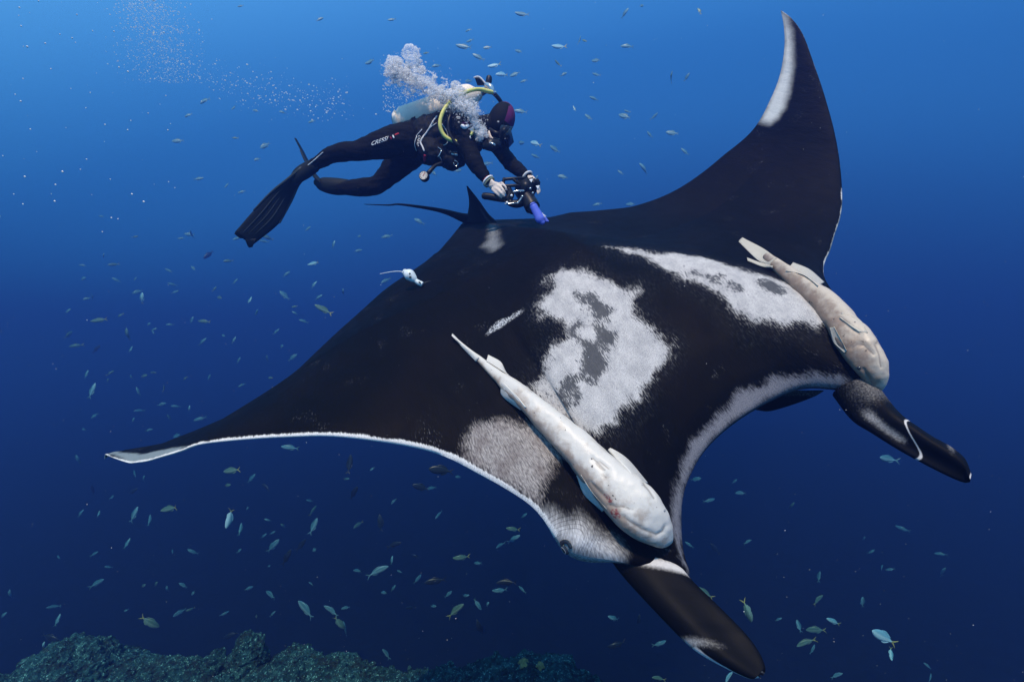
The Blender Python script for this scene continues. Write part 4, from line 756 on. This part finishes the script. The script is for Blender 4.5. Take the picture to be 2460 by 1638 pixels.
V, F = tube(A3([(1216, 456, 2.9), (1226, 466, 2.9), (1222, 484, 2.9), (1240, 490, 2.9), (1258, 484, 2.92)]), [.018, .026, .022, .026, .030], 12); mk('tray', V, F, M_blackp, uc)
for q in ((1218, 487), (1244, 488), (1255, 472), (1229, 470), (1274, 453), (1280, 464)):
    V, F = ellipsoid(at(q[0], q[1], 2.862), (.008, .008, .008), 12, 8); mk('clamp_ball', V, F, M_whitep if q[0] < 1232 else M_metal, uc)
V, F = tube(A3([(1164, 471, 2.93), (1180, 473, 2.92), (1206, 478, 2.90), (1216, 478, 2.90)]), [.022, .023, .021, .018], 16); mk('handle_light', V, F, M_blackp, uc)
V, F = tube(A3([(1222, 452, 2.89), (1226, 464, 2.89), (1219, 478, 2.89)]), .016, 10); mk('grip', V, F, M_blackp, uc)
for q in ((1276, 434), (1292, 450)):
    V, F, S, Cc = blade(A3([(q[0] - 5, q[1] - 3, 2.87), (q[0], q[1] + 5, 2.87)]), A3([(q[0] + 5, q[1] - 4, 2.87), (q[0] + 1, q[1] + 5, 2.87)]), .004, 6, 5); mk('reflector', V, F, M_whitep, uc)
M_blue = simple('blue_float', (.09, .14, .62), .45, .35, .1, 40, .05)
V, F = tube(A3([(1281, 494, 2.82), (1287, 506, 2.82), (1293, 517, 2.82), (1298, 527, 2.82), (1303, 534, 2.82)]), [.023, .025, .028, .030, .018], 18, flat=.75, up=(1, 0, .6)); bf = mk('blue_float', V, F, M_blue, uc)
V, F, S, Cc = blade(A3([(1300, 515, 2.84), (1307, 526, 2.84), (1309, 534, 2.84)]), A3([(1304, 512, 2.84), (1312, 522, 2.84), (1320, 533, 2.84)]), .02, 12, 8); mk('float_tab', V, F, M_blue, bf)
V, F = tube(A3([(1300, 520, 2.818), (1305, 527, 2.815), (1308, 534, 2.82)]), .003, 6); mk('edge_stripe', V, F, M_whitep, bf)
for L in ([(1301, 514, 2.812), (1304, 513, 2.812)], [(1304, 518, 2.812), (1309, 517, 2.812)], [(1306, 521, 2.812), (1311, 520, 2.812)], [(1305, 515, 2.812), (1308, 522, 2.812)]):
    V, F = tube(A3(L), .0025, 6, 3); mk('emblem_stroke', V, F, M_whitep, bf)
# ------------------------------------------------------------------ exhaled bubbles
def bubble_mat(name, alpha, col, shell=False):
    s = NT(name)
    if shell:   # thin film: dense towards its rim, mottled
        lw = s.n('LayerWeight'); lw.inputs['Blend'].default_value = .35; alpha = s.math('MULTIPLY', s.step(lw.outputs['Facing'], .15, .75, .30, .95), s.step(s.noise(scale=70, detail=4, rough=.7), .38, .60, .35, 1.0))
    n = s.noise(scale=60, detail=4); s.bump(n, .5, .004); s.done(s.mix(n, tuple(.8 * c for c in col), col), .12, .6)
    tr = s.n('BsdfTranslucent'); s.put(tr.inputs['Color'], col); m1 = s.n('MixShader'); m1.inputs[0].default_value = .5; s.t.links.new(s.b.outputs[0], m1.inputs[1]); s.t.links.new(tr.outputs[0], m1.inputs[2])
    tp = s.n('BsdfTransparent'); m2 = s.n('MixShader'); s.put(m2.inputs[0], alpha); s.t.links.new(tp.outputs[0], m2.inputs[1]); s.t.links.new(m1.outputs[0], m2.inputs[2]); s.t.links.new(m2.outputs[0], s.o.inputs['Surface'])
    return s.m
M_bub = bubble_mat('bubble', .46, (.96, .97, .98)); M_bub2 = bubble_mat('bubble_cap', .55, (.96, .97, .98), True); M_far = bubble_mat('far_bubble', .85, (.92, .96, .98))
B0, BF0 = ico(1); B2, BF2 = ico(3); parts = []
path = [(1160, 330, 3.02, 14), (1142, 305, 3.00, 20), (1128, 270, 2.98, 34), (1105, 248, 2.97, 36), (1075, 232, 2.98, 34), (1045, 218, 3.02, 34), (1015, 202, 3.05, 34), (985, 188, 3.08, 36), (958, 170, 3.10, 32), (948, 160, 3.10, 28)]
pp = resample(path, 200); puffs = []
for i in range(120):       # the plume billows in rounded puffs, thinning towards its lower edge
    q = pp[min(199, int(RNG.random() * 200))]; a = RNG.uniform(0, 6.283); rr = abs(RNG.gauss(0, .5)) * q[3]
    puffs.append((q[0] + rr * math.cos(a), q[1] + rr * math.sin(a), q[2] + RNG.gauss(0, .03), RNG.uniform(5, 16)))
puffs += [(987, 130, 3.09, 24), (992, 146, 3.09, 18), (948, 158, 3.10, 24), (940, 176, 3.10, 16), (1012, 168, 3.09, 11), (1094, 206, 3.05, 12), (1104, 222, 3.02, 16), (968, 168, 3.1, 18)] * 3
for i in range(44000):
    if RNG.random() < .62:
        q = RNG.choice(puffs); u = RNG.uniform(-1, 1); a = RNG.uniform(0, 6.283); w = math.sqrt(1 - u * u) * RNG.uniform(.80, 1.05)
        x, y, d = q[0] + q[3] * w * math.cos(a), q[1] + q[3] * w * math.sin(a), q[2] - abs(u) * q[3] / FPX * 3
    else:
        q = pp[min(199, int(RNG.random() * 200))]; a = RNG.uniform(0, 6.283); rr = abs(RNG.gauss(0, .55)) * q[3]
        x, y, d = q[0] + rr * math.cos(a), q[1] + rr * math.sin(a), q[2] + RNG.gauss(0, .04)
    if MN.noise(Vector((x * .045, y * .045, 2.0))) < -.30 + .3 * RNG.random() - .15: continue
    t = RNG.random(); s = .0007 + .0022 * RNG.random() ** 2 if t < .9 else .003 + .004 * RNG.random() if t < .985 else .007 + .007 * RNG.random()
    parts.append((B0 * np.array([s * RNG.uniform(.9, 1.7), s, s * RNG.uniform(.55, .9)]) + np.array(at(x, y, d)), BF0))
v, f = join(parts); setp(mk('bubble_plume', v, f, M_bub), 'dense white plume of exhaled bubbles above the diver shoulder', 'bubbles', kind='stuff')
def cap(px, py, d, r, lab, seed, sq=.8):
    P = []
    for q in B2:
        p = Vector(q); k = 1 + .16 * MN.fractal(p * 1.6 + Vector((seed, 0, 0)), .8, 2, 3) + .05 * MN.noise(p * 6); z = q[2] if q[2] > 0 else q[2] * .55
        P.append((q[0] * r * k, q[1] * r * k, z * r * k * sq))
    return setp(mk('bubble_cap', np.array(P) + np.array(at(px, py, d)), BF2, M_bub2), lab, 'bubble', 'large rising bubble caps')
cap(987, 128, 3.10, .060, 'topmost large dome-shaped bubble of the plume', 1); cap(993, 148, 3.10, .050, 'large bubble tucked under the topmost dome', 2)
cap(946, 156, 3.12, .058, 'large dome bubble at the left end of the plume', 3); cap(938, 176, 3.12, .040, 'bubble below the left dome of the plume', 4); cap(1012, 170, 3.10, .030, 'small dome bubble right of the two large ones', 5)
cap(965, 168, 3.14, .052, 'wide bubble between the two large domes', 6)
parts = []
for i in range(420):    # trail drifting left
    t = RNG.random(); x = 520 + 330 * t + RNG.gauss(0, 22); y = 190 + 60 * (t ** .6) + RNG.gauss(0, 26); s = .0018 + .0055 * RNG.random() ** 3; d = 3.6 + RNG.random()
    parts.append((B0 * np.array([s * 1.3, s, s * .8]) + np.array(at(x, y, d)), BF0))
for i in range(150):
    x = 860 + 60 * RNG.random(); y = 200 + 70 * RNG.random(); s = .0015 + .003 * RNG.random(); parts.append((B0 * s + np.array(at(x + 60, y, 3.3)), BF0))
v, f = join(parts); setp(mk('bubble_trail', v, f, M_far), 'sparse trail of tiny bubbles drifting left of the diver', 'bubbles', kind='stuff')
parts = []
for i in range(2600):
    y = -60 + 260 * RNG.random() ** 1.5; w = 75 + .1 * y; x = 350 + y * .35 + RNG.gauss(0, w * .55); s = .003 + .006 * RNG.random() ** 3; parts.append((B0 * np.array([s * 1.4, s, s * .7]) + np.array(at(x, y, 5.5 + RNG.random() * 1.5)), BF0))
v, f = join(parts); setp(mk('bubble_cloud', v, f, M_far), 'faint cloud of small bubbles rising at the top left', 'bubbles', kind='stuff')
# ------------------------------------------------------------------ suspended particles
M_part = simple('plankton', (.75, .74, .72), .7, .2, .1, 10, 0); O0 = np.array([(1, 0, 0), (-1, 0, 0), (0, 1, 0), (0, -1, 0), (0, 0, 1), (0, 0, -1)], float); OF = [(0, 2, 4), (2, 1, 4), (1, 3, 4), (3, 0, 4), (2, 0, 5), (1, 2, 5), (3, 1, 5), (0, 3, 5)]
parts = []
for i in range(2600):
    d = .9 + 5.5 * RNG.random() ** .8; x = RNG.uniform(-900, 3300); y = RNG.uniform(-600, 2200); s = (.00045 + .0010 * RNG.random() ** 3) * (.55 + .35 * d)
    parts.append((O0 * s * np.array([RNG.uniform(.7, 1.5), 1, RNG.uniform(.7, 1.4)]) + np.array(at(x, y, d)), OF))
for i in range(90):
    d = .8 + .6 * RNG.random(); s = .0011 + .0014 * RNG.random(); parts.append((O0 * s + np.array(at(RNG.uniform(-150, 420), RNG.uniform(-80, 560), d)), OF))
v, f = join(parts); setp(mk('suspended_particles', v, f, M_part, smooth=False), 'tiny pale particles suspended throughout the water', 'particles', kind='stuff')
# ------------------------------------------------------------------ fish
def fish_mat(name, back, flank, tail):
    s = NT(name); tcn = s.n('TexCoord').outputs['Object']; sx = s.n('SeparateXYZ'); s.put(sx.inputs[0], tcn)
    n = s.noise(tcn, 30, 4); col = s.mix(s.step(s.math('ADD', sx.outputs['Z'], s.math('MULTIPLY', s.math('SUBTRACT', n, .5), .05)), -.02, .07), flank, back)
    col = s.mix(s.step(sx.outputs['X'], -.27, -.36), col, tail); s.bump(n, .2, .004)
    return s.done(col, .4, .4)
FM = {'b': fish_mat('silver_blue_fish', (.05, .15, .20), (.16, .31, .38), (.08, .18, .22)), 'd': fish_mat('dark_fish', (.006, .010, .011), (.014, .020, .022), (.008, .012, .012)),
      'y': fish_mat('yellowtail_fish', (.06, .12, .09), (.15, .24, .20), (.28, .26, .06)), 'B': fish_mat('bright_blue_fish', (.15, .34, .44), (.38, .58, .66), (.30, .28, .07))}
def fish_mesh(bend, deep):
    """unit-length fish along +x (snout), tail at -x"""
    L = [(-.34, .022), (-.28, .035), (-.18, .070), (-.05, .112), (.10, .135), (.24, .128), (.36, .095), (.45, .050), (.495, .014)]
    Q = resample(L, 20); seg = 12; a = np.linspace(0, 2 * np.pi, seg, endpoint=False); V = []
    cv = lambda x: bend * (x - .1) ** 2
    for x, h in Q: V.append(np.stack([np.full(seg, x), np.sin(a) * h * .48 + cv(x), np.cos(a) * h * deep + (.02 if x > 0 else 0) * 0], -1))
    V = np.concatenate(V); F = [(i * seg + j, i * seg + (j + 1) % seg, (i + 1) * seg + (j + 1) % seg, (i + 1) * seg + j) for i in range(19) for j in range(seg)] + [tuple(range(seg))[::-1], tuple(19 * seg + j for j in range(seg))]
    def bl(A, B): 
        v, f, _, _ = blade([(x, cv(x), z) for x, z in A], [(x, cv(x) + .002, z) for x, z in B], .012, 8, 4); return v, f
    tail = join([bl([(-.31, .015), (-.40, .075), (-.50, .150)], [(-.31, -.002), (-.39, .010), (-.46, .085)]), bl([(-.31, .002), (-.39, -.010), (-.46, -.085)], [(-.31, -.015), (-.40, -.075), (-.50, -.150)])])
    dors = bl([(.20, .10 * deep), (0, .10 * deep), (-.22, .04 * deep)], [(.16, .15 * deep), (0, .17 * deep), (-.24, .085 * deep)]); anal = bl([(.02, -.10 * deep), (-.10, -.08 * deep), (-.22, -.04 * deep)], [(-.02, -.15 * deep), (-.12, -.145 * deep), (-.24, -.075 * deep)])
    return (V, F), tail, dors, anal
FISHM = {}
def fish_data(kind, var, whole):
    key = (kind, var, whole)
    if key not in FISHM:
        b, t, dd, an = fish_mesh([0, .35, -.35, .18][var], [1.0, .95, 1.0, 1.25][var]); res = {}
        for nm, g in ((('body', join([b, t, dd, an])),) if whole else (('body', b), ('tail_fin', t), ('dorsal_fin', dd), ('anal_fin', an))):
            me = bpy.data.meshes.new('fish_' + nm); me.from_pydata(np.asarray(g[0]).tolist(), [], [tuple(int(i) for i in q) for q in g[1]]); me.materials.append(FM[kind]); me.polygons.foreach_set('use_smooth', np.ones(len(me.polygons), bool)); res[nm] = me
        FISHM[key] = res
    return FISHM[key]
def place_fish(px, py, L, ang, kind, var, yaw, d):
    a = math.radians(ang); fwd = Vector((math.cos(a) * math.cos(yaw), math.sin(yaw), math.sin(a) * math.cos(yaw)))
    up = Vector((0, 0, 1)) if abs(fwd.z) < .8 else Vector((-.9 if fwd.x >= 0 else .9, 0, .3)); m = axes(fwd, up)
    size = L / FPX * d / max(.6, math.cos(yaw)); M = Matrix([list(r) + [0] for r in (m * size)] + [[0, 0, 0, 1]]); M.translation = at(px, py, d)
    if L >= 26:
        o = bpy.data.objects.new('fish', None); o.empty_display_size = .1; COL.objects.link(o); o.matrix_world = M
        for nm, me in fish_data(kind, var, False).items():
            c = bpy.data.objects.new(nm, me); COL.objects.link(c); c.parent = o
    else:
        o = bpy.data.objects.new('fish', fish_data(kind, var, True)['body']); COL.objects.link(o); o.matrix_world = M
    return o
FISH = [(491,242,30,200,'b'),(452,277,20,210,'b'),(428,339,26,190,'b'),(637,350,26,225,'b'),(545,445,18,220,'b'),(477,430,22,20,'b'),(581,461,20,200,'b'),(245,520,16,170,'b'),(768,47,20,40,'b'),(578,15,16,190,'b'),(566,332,16,180,'y'),(749,292,20,190,'b'),(614,266,18,165,'b'),(679,270,16,170,'b'),(562,259,16,215,'b'),(618,383,15,210,'b'),
 (754,633,32,190,'B'),(684,710,30,135,'b'),(280,673,20,150,'b'),(341,717,28,80,'B'),(331,701,20,210,'b'),(240,769,36,190,'y'),(486,821,24,50,'b'),(764,715,26,30,'b'),(491,772,30,175,'y'),(600,722,18,80,'b'),(688,659,20,50,'b'),(754,684,22,60,'b'),(778,744,45,150,'y'),(703,859,24,45,'b'),(480,1006,30,195,'b'),(426,1046,26,200,'b'),(226,999,24,215,'b'),(221,939,38,80,'b'),(183,830,28,190,'y'),(231,839,26,50,'d'),(663,797,20,45,'b'),(306,804,32,85,'y'),(406,650,18,155,'b'),(801,588,22,75,'b'),(460,769,18,75,'b'),(315,905,14,140,'b'),(501,612,26,240,'d'),(697,1075,42,170,'b'),(423,976,20,170,'b'),(739,550,20,30,'b'),(927,674,26,215,'b'),(930,568,28,195,'b'),(1007,532,30,150,'b'),(573,866,18,60,'b'),(502,907,18,60,'b'),(581,925,16,210,'b'),(642,861,18,80,'b'),
 (557,1130,50,190,'y'),(604,1149,28,50,'b'),(409,1221,52,195,'y'),(552,1243,54,250,'B'),(324,1139,24,140,'b'),(345,1151,26,60,'b'),(322,1236,40,70,'b'),(754,1263,44,65,'b'),(656,1311,36,50,'b'),(724,1308,40,50,'d'),(688,1339,46,60,'d'),(233,1400,36,30,'b'),(24,1428,32,70,'b'),(138,1489,24,85,'b'),(359,1494,50,320,'y'),(402,1416,24,75,'b'),(440,1405,22,145,'b'),(735,1463,54,140,'b'),(797,1466,44,150,'b'),(651,1428,32,165,'b'),(104,1550,22,70,'B'),(120,1532,50,340,'d'),(555,1525,40,200,'d'),(188,1106,30,85,'b'),(223,1177,30,70,'d'),(317,1181,34,30,'d'),(463,1325,28,150,'b'),(360,1249,24,100,'b'),(578,1271,26,95,'b'),(815,1496,40,310,'y'),(7,1478,26,40,'b'),(640,1170,30,150,'d'),(305,1305,22,75,'b'),(575,1322,18,40,'b'),
 (1060,1129,60,170,'d'),(1011,1170,42,160,'d'),(1036,1172,24,185,'b'),(907,1371,52,20,'b'),(1095,1465,50,40,'y'),(1147,1451,30,310,'b'),(1153,1508,46,110,'d'),(1201,1418,38,180,'b'),(1109,1339,42,180,'y'),(1046,1395,54,185,'d'),(1217,1398,52,185,'d'),(1234,1294,36,30,'b'),(1233,1271,36,170,'y'),(928,1569,32,120,'b'),(987,1459,24,160,'d'),(840,1115,46,85,'d'),(850,1184,40,60,'d'),(914,1256,40,100,'d'),(1483,1548,48,190,'d'),(1584,1546,38,15,'b'),(1582,1628,34,170,'y'),(1475,1485,34,150,'b'),(1534,1489,30,80,'d'),(947,1308,40,20,'d'),(829,1510,30,120,'b'),(998,1336,24,160,'d'),(1259,1238,20,45,'b'),(1003,1391,22,45,'b'),(1170,1452,22,70,'b'),(860,1370,26,190,'b'),
 (2133,1102,58,168,'b'),(1797,1468,58,290,'y'),(1692,1423,50,150,'y'),(2122,1529,68,150,'B'),(2140,1569,26,250,'B'),(2002,1492,38,155,'B'),(1960,1512,42,190,'y'),(1936,1541,50,205,'y'),(1952,1560,26,50,'b'),(1919,1503,26,100,'b'),(2265,1372,28,100,'b'),(2072,1445,28,95,'b'),(1964,1440,34,40,'y'),(1748,1628,36,45,'B'),(1967,1384,28,85,'b'),(2093,1325,20,30,'b'),(2009,1621,30,30,'b'),(1704,1202,32,10,'b'),(1671,1151,24,20,'b'),(1656,1308,20,150,'b'),(1795,1301,22,30,'b'),(1718,1318,30,130,'d'),(2235,1628,22,40,'b'),(1870,1487,18,30,'b'),(1764,1156,16,60,'b'),
 (1254,35,36,175,'b'),(1115,113,42,165,'b'),(1171,115,22,185,'b'),(1343,113,38,185,'B'),(1507,111,32,175,'b'),(1150,138,34,155,'b'),(1188,158,34,185,'B'),(1207,179,32,195,'B'),(1251,268,34,170,'b'),(1286,345,30,145,'B'),(1333,359,28,155,'b'),(1501,280,30,150,'b'),(1548,406,34,140,'b'),(1615,320,30,165,'b'),(1561,324,20,150,'b'),(1169,394,30,185,'b'),(1352,425,26,165,'b'),(1287,376,22,170,'b'),(1125,73,16,190,'b'),(1049,158,24,200,'b'),(1432,146,20,160,'b'),(1507,268,18,170,'b'),(1414,282,22,145,'b'),(1129,98,20,190,'b'),(1247,124,22,145,'b'),(1258,195,18,190,'b'),(1427,237,24,175,'b'),(1435,491,22,190,'b'),(1042,416,22,130,'b'),(1237,179,26,195,'b'),(1515,491,20,170,'b'),(890,149,30,178,'b'),(942,48,22,185,'b'),(1646,365,26,140,'b'),(1380,262,18,110,'b'),(1491,415,18,140,'b')]
def heading(a):
    return ['right', 'up right', 'up', 'up left', 'left', 'down left', 'down', 'down right'][int(((a % 360) + 22.5) // 45) % 8]
def zone(x, y):
    if x < 900 and y < 330: return 'above the diver fins'
    if y < 600 and x < 700: return 'left of the diver fin'
    if 900 <= x < 1330 and y < 240: return 'above the diver head'
    if x >= 1230 and y < 240: return 'high right of the diver'
    if x >= 1150 and y < 520: return 'between diver and far wing'
    if 640 <= x < 1110 and y < 760: return 'between diver and near wing'
    if y < 920: return 'in mid water far left'
    if y < 1085 and x < 720: return 'above the near wing tip'
    if x > 1640 and y < 1360: return 'between the cephalic fins'
    if x > 1640: return 'at the lower right'
    if x > 1420: return 'under the near cephalic fin'
    if y > 1440: return 'low over the reef'
    if x < 470: return 'below the near wing tip'
    if x < 830: return 'below the outer near wing'
    return 'below the inner near wing'
KD = {'b': 'pale blue fish', 'd': 'dark silhouetted fish', 'y': 'yellowish-tailed fish', 'B': 'bright silvery-blue fish'}
groups = {}; FO = []
for i, (x, y, L, a, kd) in enumerate(FISH):
    rl = {'b': .34, 'd': .32, 'y': .33, 'B': .30}[kd]; d = min(19.0, max(5.2, FPX * rl / L * (1.35 if L < 36 else 1.15)))
    if y > 900: d = min(d, 6.6 * FPX / (y - 819))      # stay clear of the sea floor
    o = place_fish(x, y, L, a, kd, RNG.randrange(4), RNG.uniform(-.6, .6) if L < 36 else RNG.uniform(-.3, .3), d); FO.append(o)
    base = '%s %s heading %s' % ('larger' if L >= 40 else 'mid-sized' if L >= 26 else 'small', KD[kd], heading(a)); groups.setdefault((base, zone(x, y)), []).append((x, o))
ORD = ['leftmost', 'second from left', 'third from left', 'fourth from left', 'fifth from left', 'sixth from left', 'seventh from left', 'eighth from left', 'ninth from left']
for (base, z), L in groups.items():
    L.sort(key=lambda q: q[0])
    for n, (x, o) in enumerate(L): setp(o, ('%s %s' % (base, z)) if len(L) == 1 else ('%s, %s, %s' % (base, z, ORD[min(n, 8)])), 'fish', 'schooling fish in the blue water')
for i in range(130):
    for _ in range(40):
        t = RNG.random()
        if t < .45: x, y = RNG.uniform(150, 900), RNG.uniform(560, 1040)
        elif t < .75: x, y = RNG.uniform(40, 1280), RNG.uniform(1120, 1480)
        elif t < .92: x, y = RNG.uniform(960, 1720), RNG.uniform(10, 480)
        else: x, y = RNG.uniform(1680, 2300), RNG.uniform(1180, 1600)
        if hit(MB, x, y) is None and all((x - q[0]) ** 2 + (y - q[1]) ** 2 > 900 for q in FISH): break
    L = RNG.uniform(13, 22); o = place_fish(x, y, L, RNG.choice([20, 45, 70, 95, 150, 170, 190, 210]) + RNG.uniform(-15, 15), RNG.choice('bbbby'), RNG.randrange(4), RNG.uniform(-.9, .9), min(RNG.uniform(13, 19), 6.6 * FPX / max(1, y - 819)))
    side = 'left of the manta' if x < 950 and y < 1050 else 'under the near wing' if x < 1400 and y > 1000 else 'behind the diver and far wing' if y < 520 else 'at lower right'
    setp(o, 'tiny hazy fish barely visible far off ' + side, 'fish', 'faint distant fish ' + side)
# ------------------------------------------------------------------ the water itself
sW = bpy.data.materials.new('sea_water'); sW.use_nodes = True; t_ = sW.node_tree; t_.nodes.clear(); oW = t_.nodes.new('ShaderNodeOutputMaterial'); pv = t_.nodes.new('ShaderNodeVolumePrincipled')
pv.inputs['Color'].default_value = (.058, .102, .330, 1); pv.inputs['Density'].default_value = HAZE_DENSITY; pv.inputs['Anisotropy'].default_value = .5
if 'Absorption Color' in pv.inputs: pv.inputs['Absorption Color'].default_value = (0, .2, .2, 1)
t_.links.new(pv.outputs[0], oW.inputs['Volume'])
x0, x1, y0, y1, z0, z1 = -97, 97, -9, 142, -9.6, 5.0
HV = [(x, y, z) for x in (x0, x1) for y in (y0, y1) for z in (z0, z1)]
setp(mk('haze', HV, [(0, 1, 3, 2), (4, 6, 7, 5), (0, 4, 5, 1), (2, 3, 7, 6), (0, 2, 6, 4), (1, 5, 7, 3)], sW, smooth=False), 'clear blue sea water filling the scene', 'water', kind='stuff')
